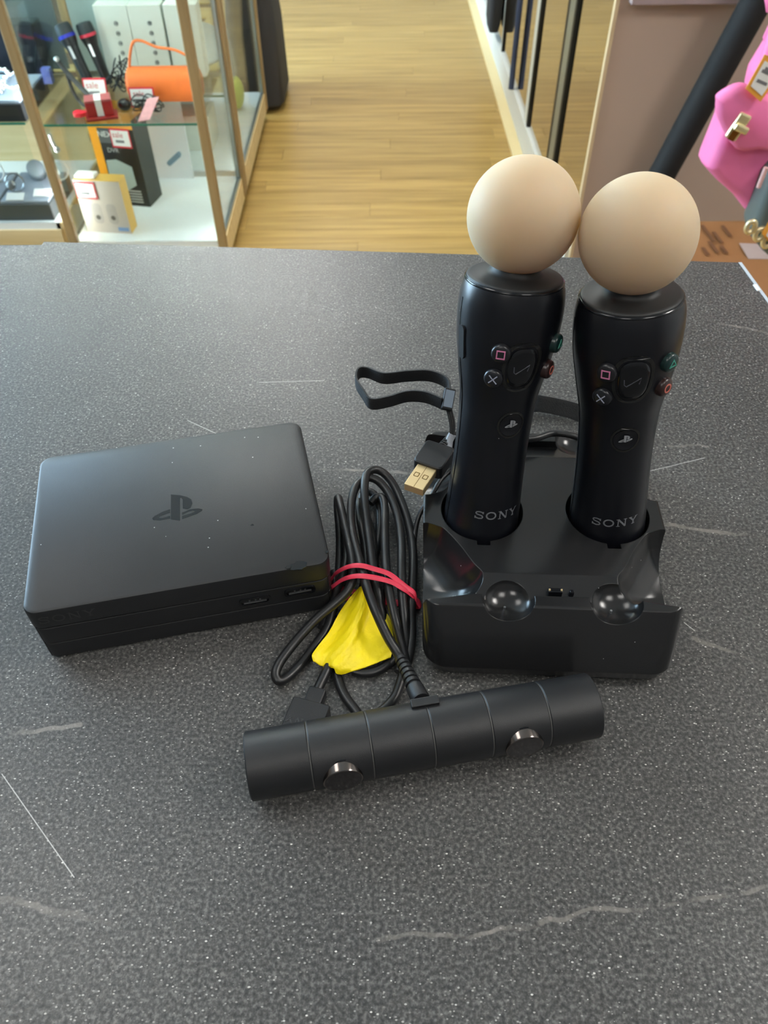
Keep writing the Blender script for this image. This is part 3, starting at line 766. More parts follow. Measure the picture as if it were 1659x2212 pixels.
def zc(zx, zy, z): return pz(560 + zx / 3.455, 960 + zy / 3.455, z * .001)
CRD = .0024
strands = [
  # from the strain relief up over the outer loop and down its right side
  [(1062, 1612, 11.3), (1035, 1560, 11.5), (960, 1440, 15), (880, 1270, 19), (820, 1120, 20), (770, 960, 19), (740, 840, 18), (703, 700, 17), (685, 560, 16), (690, 420, 16), (725, 310, 16), (795, 252, 15), (870, 262, 14), (945, 335, 12), (1005, 450, 11), (1045, 600, 11), (1062, 760, 12), (1062, 950, 13), (1065, 1100, 11), (1080, 1280, 8), (1090, 1440, 5), (1080, 1580, 3), (1040, 1700, 2.3)],
  # second loop, top at the very back
  [(1085, 1690, 2.6), (1120, 1570, 3), (1138, 1420, 4), (1135, 1250, 5), (1140, 1080, 8), (1148, 900, 8), (1140, 730, 7), (1105, 560, 7), (1050, 400, 9), (985, 275, 12), (915, 205, 15), (850, 190, 17), (800, 225, 18), (785, 330, 18), (790, 450, 17), (808, 600, 15), (828, 760, 15), (845, 900, 15), (868, 1020, 13), (900, 1180, 9), (925, 1320, 5), (880, 1560, 3)],
  # left strand that swings out into the long low loop
  [(520, 1330, 2.5), (560, 1180, 2.8), (585, 1050, 3), (598, 900, 4), (603, 760, 5), (600, 640, 7), (588, 500, 9), (588, 400, 12), (605, 460, 14), (632, 580, 15), (665, 720, 16), (690, 850, 17), (700, 950, 17), (690, 1030, 16), (645, 1110, 14), (560, 1190, 12), (430, 1300, 10), (290, 1450, 8), (165, 1610, 7), (122, 1710, 6), (150, 1765, 4.5), (215, 1735, 3), (320, 1630, 2.5), (420, 1500, 2.5), (500, 1380, 3), (540, 1250, 4), (565, 1130, 5), (600, 1030, 6), (640, 930, 8), (655, 800, 7), (640, 660, 6)],
  # strand under the tape that ends in the plug
  [(418, 1870, 5), (465, 1770, 5.5), (530, 1640, 6), (600, 1530, 6), (680, 1380, 7), (740, 1250, 8), (790, 1130, 10), (830, 1000, 11), (850, 880, 10), (850, 740, 8), (820, 600, 6), (780, 480, 5), (765, 400, 5), (800, 350, 5), (860, 380, 5), (895, 470, 5), (900, 600, 5), (885, 740, 5), (860, 850, 5), (870, 950, 4), (905, 1060, 4), (910, 1200, 3)],
  # straight strand on the right
  [(830, 440, 8), (870, 398, 9), (915, 400, 10), (935, 470, 11), (936, 620, 12), (940, 800, 13), (950, 960, 14), (975, 1120, 13), (1010, 1290, 11), (1045, 1430, 8), (1078, 1560, 5), (1110, 1700, 3)],
  # inner strands
  [(745, 420, 6), (750, 540, 6), (772, 660, 7), (790, 760, 7), (800, 900, 7), (790, 1000, 6), (760, 1120, 4), (720, 1250, 2.5)],
  [(560, 950, 2.6), (570, 1050, 2.6), (545, 1160, 2.6), (515, 1250, 2.6), (470, 1370, 2.5)],
  # ends that pass under the bar
  [(640, 1560, 2.5), (580, 1660, 2.3), (590, 1760, 2.2), (640, 1880, 2.2), (720, 1990, 2.2), (760, 2050, 2.2)],
  [(700, 1690, 2.2), (780, 1708, 2.2), (870, 1695, 2.2), (960, 1640, 2.3), (1020, 1580, 2.4)],
  [(1080, 1690, 2.4), (1050, 1790, 2.2), (1015, 1880, 2.2), (960, 1950, 2.2), (900, 2000, 2.2)],
]
for st in strands:
    obj('cable', MB().tube(crom([zc(*p) for p in st], 8), CRD, 12), CABLE, cbar, smooth=60)
# strain relief and its socket on the bar
q0 = zc(1050, 1590, 11); q1 = zc(1208, 1912, 20)
rd = (q1 - q0).normalized(); rl = (q1 - q0).length
prof = [(0, .0021)]
nr = 6
for k in range(nr):
    t0 = rl * (.04 + .66 * k / nr); t1 = rl * (.04 + .66 * (k + .58) / nr); t2 = rl * (.04 + .66 * (k + .95) / nr); r = .0029 + .0010 * k / nr
    prof += [(t0, r), (t1, r), (t1 + .0001, r - .0009), (t2, r - .0009)]
prof += [(rl * .72, .0041), (rl * .96, .0044), (rl, .0040)]
obj('strain_relief', MB().lathe(prof, q0, rd, 24), BLACKM, cbar, smooth=30)
sk = e0 + ca * along(912, 1512) + Z * (CR + .0002) - cn_ * .0084 - Z * .0022
obj('cable_socket', MB().obox(sk + Z * .0006, ca, cn_, Z, .0062, .0020, .0013), BLACKM, cbar, bevel=.0004)
# plug on the table behind the bar
h0 = zc(395, 1920, 8); h1 = zc(318, 2110, 8)
hd = (h1 - h0); hd.z = 0; hd.normalize(); hs = Vector((-hd.y, hd.x, 0))
if hs.x < 0: hs = -hs
hc = h0 + hd * .0105; hc.z = .0046
pl2 = obj('plug', MB().loft([[hc + hd * x + hs * y + Z * z for x, y in rrect(.0105 - i, .0090 - i, .0008, 3)] for z, i in ((-.0045, .0004), (-.004, 0), (.004, 0), (.0045, .0004))]), BLACKM, cbar, smooth=30, label='flat rectangular cable plug')
col0 = hc - hd * .0105
obj('plug_collar', MB().obox(col0 - hd * .0035, hd, hs, Z, .0045, .0042, .0036), BLACKM, pl2, bevel=.0008)
obj('plug_lettering', sony_mb(.0032, lambda x, y, h: hc + hd * (.0012) + hs * (-x) + hd * (y) + Z * .0047), mat('emboss_grey', (62, 62, 64), .4), pl2)

# rubber band
band = MB()
for path in ([(552, 985, 9), (600, 942, 16), (680, 908, 21), (765, 905, 22.3), (860, 930, 20), (960, 962, 17.5), (1040, 1018, 16), (1110, 1072, 13), (1158, 1112, 11), (1172, 1168, 6)],
             [(532, 1078, 7), (562, 1050, 12), (620, 1010, 17), (690, 986, 20.5), (775, 982, 22.3), (900, 1002, 19), (1000, 1032, 16.5), (1060, 1068, 15), (1112, 1100, 12), (1166, 1150, 7)]):
    pts = [zc(*p) for p in path]
    lo = [Vector((pts[-1].x + .0008, pts[-1].y, .0012)), Vector(((pts[0].x + pts[-1].x) / 2, (pts[0].y + pts[-1].y) / 2, .0007)), Vector((pts[0].x - .0006, pts[0].y, .0012))]
    pp = crom(pts + lo, 6, closed=True)
    band.tube(pp, .0016, 8, flat=.4, up=Vector((.2, 1, 0)), closed=True)
tag(obj('rubber_band', band, mat('red_rubber', (226, 58, 84), .5, var=.12, scale=300), smooth=60), 'red rubber band wound twice around the coiled black lead', 'rubber band')

# yellow tape flag folded round the lead
rows = [((745, 1068, 9), (752, 1062, 10), (768, 1052, 12.5), (778, 1062, 11), (786, 1070, 10), (792, 1080, 9)),
        ((628, 1205, 8), (680, 1200, 8.5), (745, 1175, 13), (785, 1190, 13), (815, 1200, 9), (880, 1185, 8)),
        ((548, 1350, 7), (620, 1345, 7), (700, 1320, 12), (745, 1335, 12), (800, 1330, 8), (968, 1285, 7)),
        ((475, 1460, 8), (550, 1462, 7), (640, 1450, 11.5), (688, 1468, 11.5), (780, 1470, 7.5), (1000, 1425, 6)),
        ((398, 1558, 10), (480, 1570, 8), (575, 1560, 10.5), (630, 1585, 10.5), (760, 1585, 7), (1000, 1500, 6)),
        ((400, 1610, 9), (470, 1645, 6), (545, 1640, 10), (600, 1668, 9), (740, 1668, 6), (985, 1580, 6)),
        ((412, 1622, 7), (480, 1658, 5), (552, 1668, 9), (592, 1716, 6), (745, 1678, 5.6), (982, 1588, 5.6))]
tape = MB(); grid = []
RW = []
for r in rows: RW.append(crom([zc(*p) for p in r], 5))
NC = len(RW[0])
colsm = [crom([r[j] for r in RW], 5) for j in range(NC)]
NR = len(colsm[0])
top_v = [colsm[j][i] + Z * (.0003 * math.sin(j * 1.7 + i * .9)) for i in range(NR) for j in range(NC)]
bot_v = [p - Z * .00025 for p in top_v]
fs = []
K = NR * NC
for i in range(NR - 1):
    for j in range(NC - 1):
        q = (i * NC + j, i * NC + j + 1, (i + 1) * NC + j + 1, (i + 1) * NC + j); fs.append(q); fs.append(tuple(K + w_ for w_ in reversed(q)))
for i in range(NR - 1):
    for j in (0, NC - 1): fs.append((i * NC + j, (i + 1) * NC + j, K + (i + 1) * NC + j, K + i * NC + j))
for j in range(NC - 1):
    for i in (0, NR - 1): fs.append((i * NC + j, i * NC + j + 1, K + i * NC + j + 1, K + i * NC + j))
tape.add(top_v + bot_v, fs)
tag(obj('tape_flag', tape, mat('yellow_tape', (252, 222, 4), .5, var=.12, scale=120, bump=.25, bscale=500), smooth=50), 'crumpled yellow tape flag folded around the coiled black lead', 'tape')

# ================================================================== glass display cabinets
CX0, CX1, CY0, CY1 = -.955, -.495, 2.27, 2.73
SHZ, BSZ, TOPZ = -.520, -.865, .83
LED = emit_mat('led_lamp', (.93, 1.0, 1.0, 1), SPOT)
LEDS = emit_mat('led_strip', (.93, 1.0, 1.0, 1), SPOT * .10)
ALU = mat('aluminium_profile', (150, 158, 156), .35, metal=.8)
def cabinet(x0, x1, y0, y1, label, posts, base_z, shelves, back, lamps, sides=(True, True), strips=()):
    t = thing('display_cabinet', ((x0 + x1) / 2, (y0 + y1) / 2, FLOOR), label, 'cabinet', 'glass display cabinets')
    pw = .026
    for x, y in posts: obj('post', MB().box(x - pw / 2, x + pw / 2, y - pw / 2, y + pw / 2, FLOOR + .035, TOPZ), BEECH, t, bevel=.003)
    b = MB().box(x0, x1, y0, y1, base_z - .020, base_z)
    obj('base_panel', b, WHITE, t)
    r = MB()
    r.box(x0, x1, y0 - .008, y0 + .012, base_z - .075, base_z - .0201); r.box(x0, x1, y1 - .02, y1, base_z - .075, base_z - .0201)
    r.box(x1 - .012, x1 + .008, y0, y1, base_z - .075, base_z - .002); r.box(x0, x0 + .02, y0, y1, base_z - .075, base_z - .0201)
    obj('plinth', r, BEECHH, t)
    for x, y in ((x0 + .04, y0 + .04), (x1 - .03, y0 + .04), (x0 + .04, y1 - .04), (x1 - .03, y1 - .04)):
        obj('caster', MB().lathe([(0, .012), (.02, .018), (FLOOR * -1 + base_z - .075, .018)], (x, y, FLOOR), Z, 16), mat('black_caster', (18, 16, 15), .5), t, smooth=40)
    for z in shelves:
        s = obj('shelf', MB().box(x0 + .012, x1 - .012, y0 + .016, y1 - .016, z - .006, z), GLASS, t)
        obj('shelf_edge', MB().box(x0 + .012, x1 - .012, y0 + .0135, y0 + .0158, z - .006, z), GEDGE, s)
    fz0, fz1 = base_z + .002, TOPZ
    obj('glass_pane', MB().box(x0 + .014, x1 - .014, y0 - .002, y0 + .002, fz0, fz1), GLASS, t)
    if sides[1]: obj('glass_pane', MB().box(x1 - .004, x1, y0 + .014, y1 - .014, fz0, fz1), GLASS, t)
    if sides[0]: obj('glass_pane', MB().box(x0, x0 + .004, y0 + .014, y1 - .014, fz0, fz1), GLASS, t)
    if sides[1]:
        obj('pane_profile', MB().box(x1 - .006, x1 + .004, y0 + .014, y1 - .02, base_z - .002, base_z + .008), ALU, t)
        obj('pane_profile', MB().box(x1 - .008, x1 + .004, y1 - .030, y1 - .018, base_z, TOPZ), ALU, t)
    for bx, mt in back: obj('back_panel', MB().box(*bx), mt, t)
    obj('top_panel', MB().box(x0 - .01, x1 + .01, y0 - .01, y1 + .01, TOPZ, TOPZ + .03), BEECHH, t)
    for x, y in lamps:
        l = obj('cabinet_lamp', MB().lathe([(0, .03), (.012, .03)], (x, y, TOPZ - .012), Z, 20), LED, t)
    for x, y in strips: obj('led_strip', MB().box(x - .004, x + .004, y - .003, y + .003, base_z + .02, TOPZ - .02), LEDS, t)
    return t
FROST = mat('grey_green_back', (150, 164, 156), .35)
cabinet(CX0, CX1, CY0, CY1, 'glass display cabinet holding the orange speaker and white boxes', [(CX0, CY0), (CX1, CY0), (CX0, CY1), (CX1, CY1)], BSZ, [SHZ, -.12],
        [((CX0 + .014, -.80, CY1 - .012, CY1 - .004, BSZ, SHZ - .02), BEECHH), ((-.799, CX1 - .16, CY1 - .012, CY1 - .004, BSZ, SHZ - .02), WHITE), ((CX0 + .014, CX1 - .14, CY1 - .012, CY1 - .004, SHZ, TOPZ), FROST)],
        [(-.83, 2.42), (-.62, 2.42), (-.72, 2.60)], strips=((CX0 + .004, CY0 + .017), (CX1 - .004, CY0 + .017)))
cabinet(-1.75, CX0 - .027, CY0, CY1, 'glass display cabinet with watch trays left of the speaker cabinet', [(-1.75, CY0), (-1.75, CY1)], -.800, [-.514, -.12],
        [((-1.74, CX0 - .03, CY1 - .012, CY1 - .004, -.80, -.53), BEECHH), ((-1.74, CX0 - .03, CY1 - .012, CY1 - .004, -.514, TOPZ), mat('dark_grey_back', (84, 92, 96), .4))],
        [(-1.15, 2.42), (-1.45, 2.42), (-1.25, 2.60)], sides=(False, False), strips=((CX0 - .008, CY0 + .017), (-1.70, CY0 + .017)))
cabinet(-.97, CX1, 2.775, 3.54, 'glass display cabinet farther down the aisle with a pale dish inside', [(CX1, 2.775), (CX1, 3.54), (-.97, 3.54)], -.865, [-.62, -.25],
        [((-.965, -.958, 2.79, 3.52, -.86, TOPZ), mat('taupe_back', (126, 118, 104), .6))], [(-.72, 3.0), (-.72, 3.35)], sides=(False, True), strips=((CX1 - .012, 2.795),))
hk = thing('hinge', (-.93, 2.285, -.60), 'small metal hook hinge on the glass beside the wood post', 'hinge')
obj('hinge_arm', MB().tube([py_(107, 290, 2.30), py_(112, 305, 2.30), py_(119, 318, 2.30)], .005, 8), STEEL, hk, smooth=50)
obj('hinge_knob', MB().sphere(py_(123, 323, 2.30), .009, 12, 8), STEEL, hk, smooth=60)

# ------------------------------------------------------------------ goods in the speaker cabinet
def price_tag(name, c, ax, up, w, h, label, parent_text=True):
    n_ = ax.cross(up).normalized()
    t = thing(name, c, label, 'price tag', 'red sale price tags')
    if n_.dot(CAM - c) < 0: n_ = -n_
    obj('card', MB().obox(c, ax, up, n_, w / 2, h / 2, .0006), RED, t)
    obj('panel', MB().obox(c + n_ * .0007, ax, up, n_, w * .44, h * .41, .0003), PAPER, t)
    obj('lettering', text_mb('sale', h * .42, lambda x, y, q: c + n_ * .0012 + ax * (x - w * .12) + up * (y + h * .17), 1.0), mat('deep_red', (190, 16, 40), .5), t)
    obj('price_print', MB().obox(c + n_ * .0011 - up * h * .16 - ax * w * .06, ax, up, n_, w * .22, h * .07, .0002), mat('grey_ink', (120, 118, 122), .6), t)
    return t
def mic(base, head, ringc, label):
    a = (head - base); L_ = a.length; a.normalize()
    t = thing('microphone', base, label, 'microphone', 'microphones on the glass shelf')
    obj('handle', MB().lathe([(0, .013), (.004, .0145), (L_ * .45, .0165), (L_ * .62, .018), (L_ * .72, .023), (L_ * .78, .0255)], base, a, 24), mat('mic_black', (24, 26, 28), .35), t, smooth=40)
    obj('colour_ring', MB().lathe([(L_ * .78, .0262), (L_ * .83, .0262)], base, a, 24), mat('ring_' + ringc, {'blue': (30, 40, 170), 'red': (205, 45, 70)}[ringc], .3), t, smooth=40)
    obj('mesh_head', MB().lathe([(L_ * .83, .0250), (L_ * .95, .0240), (L_ * .99, .021), (L_, .012)], base, a, 24), mat('mic_mesh', (36, 44, 48), .5, bump=.5, bscale=900), t, smooth=40)
    obj('switch_plate', MB().obox(base + a * L_ * .60 + Vector((0, -.0175, 0)), X, a, Y, .004, .018, .003), STEEL, t)
mic(Vector((-.875, 2.56, SHZ)), py_(131, 50, 2.60), 'blue', 'black microphone with a blue ring leaning on the glass shelf')
mic(Vector((-.835, 2.60, SHZ)), py_(178, 48, 2.62), 'red', 'black microphone with a red ring standing on the glass shelf')
bw = .0985
for k, lab in enumerate(('white carton with a column of round icons behind the red ringed microphone', 'white carton with round icons in the middle of the three', 'white carton with round icons partly behind the orange speaker')):
    x0 = -.845 + k * (bw + .0015 + (.003 if k == 2 else 0)); 
    t = thing('white_box', (x0 + bw / 2, 2.69, SHZ), lab, 'box', 'white cartons on the glass shelf')
    obj('carton', MB().box(x0, x0 + bw, 2.655, 2.715, SHZ, -.325), mat('pale_card', (206, 212, 202), .6, var=.03), t, bevel=.001)
    for q in range(5):
        c = Vector((x0 + bw * .60, 2.6545, -.372 - q * .0265))
        obj('icon', MB().prism([ring2(.0065, 16), ring2(.0045, 16)], lambda x, y, h: c + X * x + Z * y - Y * h, 0, .0006), mat('icon_ink', (92, 98, 98), .6), t)
        obj('icon_dot', MB().prism([[(-.004, -.001), (.003, -.003), (.004, .002), (-.001, .003)]], lambda x, y, h: c + X * x + Z * y - Y * h, 0, .0006), _mats['icon_ink'], t)
sp = thing('speaker', (-.62, 2.45, SHZ), 'orange cylindrical portable speaker with a carry strap on the glass shelf', 'speaker')
SR = .046
ORG = mat('orange_fabric', (222, 106, 36), .7, var=.1, bump=.3, bscale=700)
s0 = Vector((-.728, 2.455, SHZ + SR)); 
obj('speaker_body', MB().lathe([(0, .036), (.004, SR - .003), (.012, SR), (.196, SR), (.204, SR - .003), (.208, .036)], s0, X, 40), ORG, sp, smooth=40)
obj('end_cap', MB().lathe([(-.003, .030), (0, .034), (.001, .036)], s0, X, 32), mat('orange_rubber', (200, 88, 30), .5), sp, smooth=40)
obj('end_cap', MB().lathe([(.2075, .036), (.2085, .034), (.211, .030)], s0, X, 32), _mats['orange_rubber'], sp, smooth=40)
obj('carry_strap', MB().tube(crom([s0 + Vector((.010, 0, SR - .004)), s0 + Vector((.020, 0, SR + .03)), s0 + Vector((.036, 0, SR + .062)), s0 + Vector((.06, 0, SR + .066)), s0 + Vector((.10, 0, SR + .05)), s0 + Vector((.15, 0, SR + .042)), s0 + Vector((.19, 0, SR + .02)), s0 + Vector((.20, 0, SR - .004))], 6), .004, 8), mat('orange_cord', (226, 120, 60), .6), sp, smooth=60)
price_tag('price_tag', Vector((-.683, 2.398, SHZ + .030)), X, (Z + Y * .15).normalized(), .072, .052, 'red sale price tag in front of the orange speaker')
price_tag('price_tag', Vector((-.832, 2.46, SHZ + .032)), X, (Z + Y * .2).normalized(), .068, .058, 'red sale price tag in front of the two microphones')
rb = thing('ring_box', (-.795, 2.345, SHZ), 'small open red gift box on a red base on the glass shelf', 'box')
RB = mat('red_box_card', (176, 36, 44), .4)
ax_ = Vector((.96, .28, 0)); ay_ = Vector((-.28, .96, 0))
obj('box_body', MB().obox(Vector((-.795, 2.345, SHZ + .026)), ax_, ay_, Z, .036, .026, .018), RB, rb, bevel=.002)
obj('box_base', MB().obox(Vector((-.790, 2.335, SHZ + .004)), ax_, ay_, Z, .044, .030, .004), mat('dark_red', (140, 20, 26), .3), rb, bevel=.002)
obj('box_lid', MB().obox(Vector((-.795, 2.345, SHZ + .047)), ax_, ay_, Z, .036, .026, .003), mat('dusty_red', (178, 92, 92), .4), rb, bevel=.002)
obj('white_band', MB().obox(Vector((-.795, 2.345, SHZ + .027)), ax_, ay_, Z, .009, .0268, .0235), PAPER, rb)
tag(obj('red_heart_charm', MB().prism([[(-.022, 0), (-.018, .014), (-.004, .016), (.010, .010), (.018, .012), (.020, -.002), (.004, -.016), (-.016, -.014)]], lambda x, y, h: Vector((-.853 + x, 2.345 + y, SHZ + h)), 0, .012), mat('bright_red', (214, 30, 52), .35), bevel=.002), 'flat bright red charm beside the red gift box', 'charm')
def tangle(c, r, n_, seed, sz):
    rnd = random.Random(seed); pts = []
    for k in range(n_): pts.append(c + Vector((rnd.uniform(-1, 1) * r, rnd.uniform(-1, 1) * r * .6, abs(rnd.gauss(.3, .35)) * sz + .003)))
    return MB().tube(crom(pts, 6), .0018, 6)
BLKW = mat('black_wire', (20, 22, 22), .45)
tag(obj('cable_bundle', tangle(Vector((-.775, 2.52, SHZ)), .045, 34, 3, .10), BLKW, smooth=60), 'tangled black cable heap behind the red gift box', 'cable')
tag(obj('cable_bundle', tangle(Vector((-.665, 2.375, SHZ)), .042, 30, 5, .035), BLKW, smooth=60), 'coiled black earphone lead in front of the orange speaker', 'cable')
tag(obj('earbud_case', MB().sphere(Vector((-.735, 2.385, SHZ + .016)), .02, 20, 12, .95, 1.0, .8), mat('black_shell', (14, 15, 18), .25), smooth=60), 'black oval case right of the red gift box', 'case')
tag(obj('loose_tag', MB().obox(Vector((-.655, 2.335, SHZ + .020)), Vector((.9, .43, 0)), Vector((-.3, -.6, -.5)).normalized(), Vector((0, -.5, .8)), .017, .036, .0006), mat('pink_print_card', (230, 170, 174), .6, var=.25, scale=90)), 'pale pink printed tag lying over the coiled earphone lead', 'tag')
ps_ = thing('strap_clip', (-.86, 2.42, SHZ), 'black forked strap with a silver tip beside the red gift box', 'strap')
obj('strap_arm', MB().tube(crom([Vector((-.81, 2.39, SHZ + .012)), Vector((-.855, 2.42, SHZ + .045)), Vector((-.895, 2.44, SHZ + .085)), Vector((-.915, 2.45, SHZ + .11))], 6), .007, 8, flat=.4), BLKW, ps_, smooth=50)
obj('strap_arm', MB().tube(crom([Vector((-.895, 2.44, SHZ + .085)), Vector((-.885, 2.42, SHZ + .04)), Vector((-.86, 2.40, SHZ + .012)), Vector((-.83, 2.385, SHZ + .006))], 6), .006, 8, flat=.4), BLKW, ps_, smooth=50)
obj('silver_tip', MB().sphere(Vector((-.917, 2.45, SHZ + .115)), .008, 12, 8), STEEL, ps_, smooth=60)
# lower deck
a0, a1, a2 = pz(245, 440, BSZ), pz(325, 447, BSZ), pz(350, 420, BSZ)
ux_ = (a1 - a0); ux_.z = 0; ux_.normalize(); uy_ = (a2 - a1); uy_.z = 0; kd = uy_.length; uy_.normalize()
x_l = .150
kb = thing('dash_camera_box', a1 - ux_ * x_l / 2 + uy_ * kd / 2, 'tall orange and black product box with a sale tag under the glass shelf', 'box')
KH = .295
orig = a1 - ux_ * x_l
obj('carton', MB().obox(orig + ux_ * x_l / 2 + uy_ * kd / 2 + Z * KH / 2, ux_, uy_, Z, x_l / 2, kd / 2, KH / 2), mat('orange_card', (238, 158, 26), .4), kb, bevel=.001)
def kf(x, z, h=0): return orig + ux_ * x + Z * z - uy_ * h
obj('front_print', MB().prism([[(.030, 0), (x_l, 0), (x_l, .245), (.030, .245)]], kf, 0, .0006), BLUEBLK, kb)
obj('front_print', MB().prism([[(.03, .045), (.085, .05), (.12, .07), (.118, .13), (.07, .15), (.035, .145)]], kf, 0, .0012), mat('pale_print', (176, 190, 184), .5), kb)
obj('front_print', MB().prism([[(.085, .09), (.135, .09), (.145, .18), (.10, .20)]], kf, 0, .0010), mat('dark_print', (14, 15, 18), .35), kb)
obj('front_print', MB().prism([[(.03, .20), (.085, .20), (.085, .243), (.03, .243)]], kf, 0, .0010), mat('grey_print_card', (84, 90, 92), .5), kb)
obj('lettering', text_mb('NEXQ', .024, lambda x, y, h: kf(x + .062, y + .226, .0014), 1.0), PAPER, kb)
obj('lettering', text_mb('DVR', .020, lambda x, y, h: kf(x + .068, y + .178, .0014), 1.0), mat('pale_grey_ink', (190, 192, 190), .5), kb)
for q in range(5): obj('text_line', MB().prism([[(.088, .012 + q * .009), (.130, .012 + q * .009), (.130, .016 + q * .009), (.088, .016 + q * .009)]], kf, 0, .0012), _mats['pale_grey_ink'], kb)
obj('side_print', MB().obox(a1 + uy_ * kd / 2 + Z * KH * .46 + ux_ * .0004, ux_, uy_, Z, .0006, kd / 2, KH * .46), mat('side_black', (46, 54, 52), .45, var=.5, scale=22), kb)
price_tag('price_tag', kf(.105, .218, .003), ux_, Z, .066, .058, 'red sale price tag on the orange and black box')
b0, b1 = pz(190, 500, BSZ), pz(285, 505, BSZ); 
ux2 = (b1 - b0); wl = ux2.length; ux2.normalize(); uy2 = Vector((-ux2.y, ux2.x, 0)); BH = .165; bd = .052
wbx = thing('speaker_pair_box', (b0 + b1) / 2 + uy2 * bd / 2, 'pale product box with gold sides showing two oblong devices', 'box')
obj('carton', MB().obox((b0 + b1) / 2 + uy2 * bd / 2 + Z * BH / 2, ux2, uy2, Z, wl / 2, bd / 2, BH / 2), mat('gold_card', (226, 182, 92), .45), wbx, bevel=.001)
def wfc(x, z, h=0): return b0 + ux2 * x + Z * z - uy2 * h
obj('front_print', MB().prism([[(0, 0), (wl, 0), (wl, BH), (0, BH)]], wfc, 0, .0006), mat('warm_white_card', (206, 194, 184), .5, var=.03), wbx)
for q in (.050, .098):
    obj('device_print', MB().prism([[(x + q, y + .062) for x, y in rrect(.016, .032, .012, 5)]], wfc, 0, .0010), mat('device_grey', (188, 178, 172), .5), wbx)
    obj('device_print', MB().prism([[(x + q, y + .050) for x, y in ring2(.0075, 18)]], wfc, 0, .0014), mat('device_dark', (104, 98, 92), .5), wbx)
obj('blue_patch', MB().prism([[(wl - .040, .008), (wl - .006, .008), (wl - .006, .020), (wl - .040, .020)]], wfc, 0, .0012), mat('blue_print', (128, 160, 206), .5), wbx)
price_tag('price_tag', wfc(.034, .135, .003), ux2, Z, .064, .052, 'red sale price tag on the pale box with gold sides')
tag(obj('white_sticker', MB().obox(b0 + ux2 * .035 + uy2 * .026 + Z * (BH + .006), ux2, uy2, Z, .032, .018, .006), PAPER, bevel=.004), 'white padded label on top of the pale box', 'label')
tag(obj('pale_blue_pen', MB().obox(Vector((-.69, 2.64, BSZ + .10)), (X * .8 + Z * .6), Y, (Z * .8 - X * .6), .030, .01, .008), mat('pale_blue_plastic', (120, 150, 168), .4), bevel=.005), 'small pale blue pen shaped object behind glass right of the orange and black box', 'pen')

# ------------------------------------------------------------------ goods in the watch cabinet
tr = thing('jewellery_tray', (-1.25, 2.39, -.80), 'grey jewellery tray on the lower deck of the watch cabinet', 'tray')
GREYF = mat('grey_velvet', (158, 166, 178), .8, bump=.2, bscale=900)
obj('tray_base', MB().box(-1.72, -1.000, 2.285, 2.50, -.80, -.750), mat('dark_grey_card', (78, 82, 84), .6), tr, bevel=.002)
for x0, x1 in ((-1.71, -1.16), (-1.15, -1.005)): obj('cushion', MB().box(x0, x1, 2.292, 2.495, -.7499, -.742), GREYF, tr, bevel=.002)
def watch(c, r, label, m_, tilt=.4):
    t = thing('watch', c, label, 'watch', 'watches on the trays')
    a = Vector((.35, -1, tilt)).normalized()
    u = a.orthogonal().normalized(); w = a.cross(u); cc = c + Z * r
    obj('band', MB().tube([cc + (u * math.cos(q) + w * math.sin(q)) * r for q in [2 * PI * k / 24 for k in range(24)]], .006, 8, closed=True, up=a, flat=.4), m_, t, smooth=60)
    obj('dial', MB().lathe([(-.004, .013), (.004, .013), (.005, .011)], cc - Y * r + Z * .004, (Vector((0, -1, .5))), 20), STEEL, t, smooth=40)
    return t
def cuff(c, label):
    t = thing('watch_cushion', c, label, 'cushion', 'watch cushions')
    obj('roll', MB().lathe([(-.03, .022), (-.026, .026), (.026, .026), (.03, .022)], c + Z * .026, Vector((.4, -1, .9)), 24), mat('grey_cushion', (128, 138, 146), .8), t, smooth=50)
zt = -.742
cuff(Vector((-1.075, 2.44, zt)), 'grey roll cushion between the silver watches near the wood post')
watch(Vector((-1.118, 2.36, zt)), .026, 'silver watch lying in front of the grey roll cushion', STEEL)
watch(Vector((-1.205, 2.43, zt)), .030, 'white strapped watch at the left edge of the lower tray', PAPER)
watch(Vector((-1.005, 2.44, zt)), .028, 'white strapped watch seen just right of the wood post', PAPER)
for x, y, lab in ((-1.22, 2.345, 'blank white card at the left edge of the grey tray'), (-1.105, 2.305, 'blank white card at the front of the grey tray'), (-1.03, 2.33, 'blank white card beside the wood post on the grey tray')):
    tag(obj('price_card', MB().obox(Vector((x, y, zt + .008)), X, Vector((0, .8, .35)).normalized(), Vector((0, -.35, .8)).normalized(), .026, .014, .0012), PAPER), lab, 'card', 'white cards on the tray')
bt = thing('bracelet_tray', (-1.2, 2.4, -.514), 'black tray with a pale pad on the upper shelf of the watch cabinet', 'tray')
obj('tray_base', MB().box(-1.72, -.990, 2.290, 2.52, -.514, -.468), mat('black_velvet', (26, 28, 32), .7), bt, bevel=.002)
obj('cushion', MB().box(-1.70, -.995, 2.30, 2.51, -.468, -.462), mat('pale_velvet', (168, 180, 194), .8), bt)
for k, (x, y, lab) in enumerate(((-1.085, 2.36, 'silver bracelet at the front of the upper tray'), (-1.045, 2.42, 'silver bracelet in the middle of the upper tray'), (-1.10, 2.46, 'silver bracelet at the back of the upper tray'))):
    t = thing('bracelet', (x, y, -.462), lab, 'bracelet', 'silver bracelets')
    for q in range(12):
        a = 2 * PI * q / 12; obj('link', MB().sphere(Vector((x + .028 * math.cos(a), y + .022 * math.sin(a), -.452 + .012 * math.sin(a))), .0085, 10, 6), mat('bright_silver', (225, 230, 236), .12, metal=1), t, smooth=60)
tag(obj('display_box', MB().box(-1.35, -1.02, 2.60, 2.68, -.514, -.360), mat('navy_box', (24, 30, 40), .35), bevel=.004), 'dark navy box at the back of the upper shelf behind the bracelets', 'box')
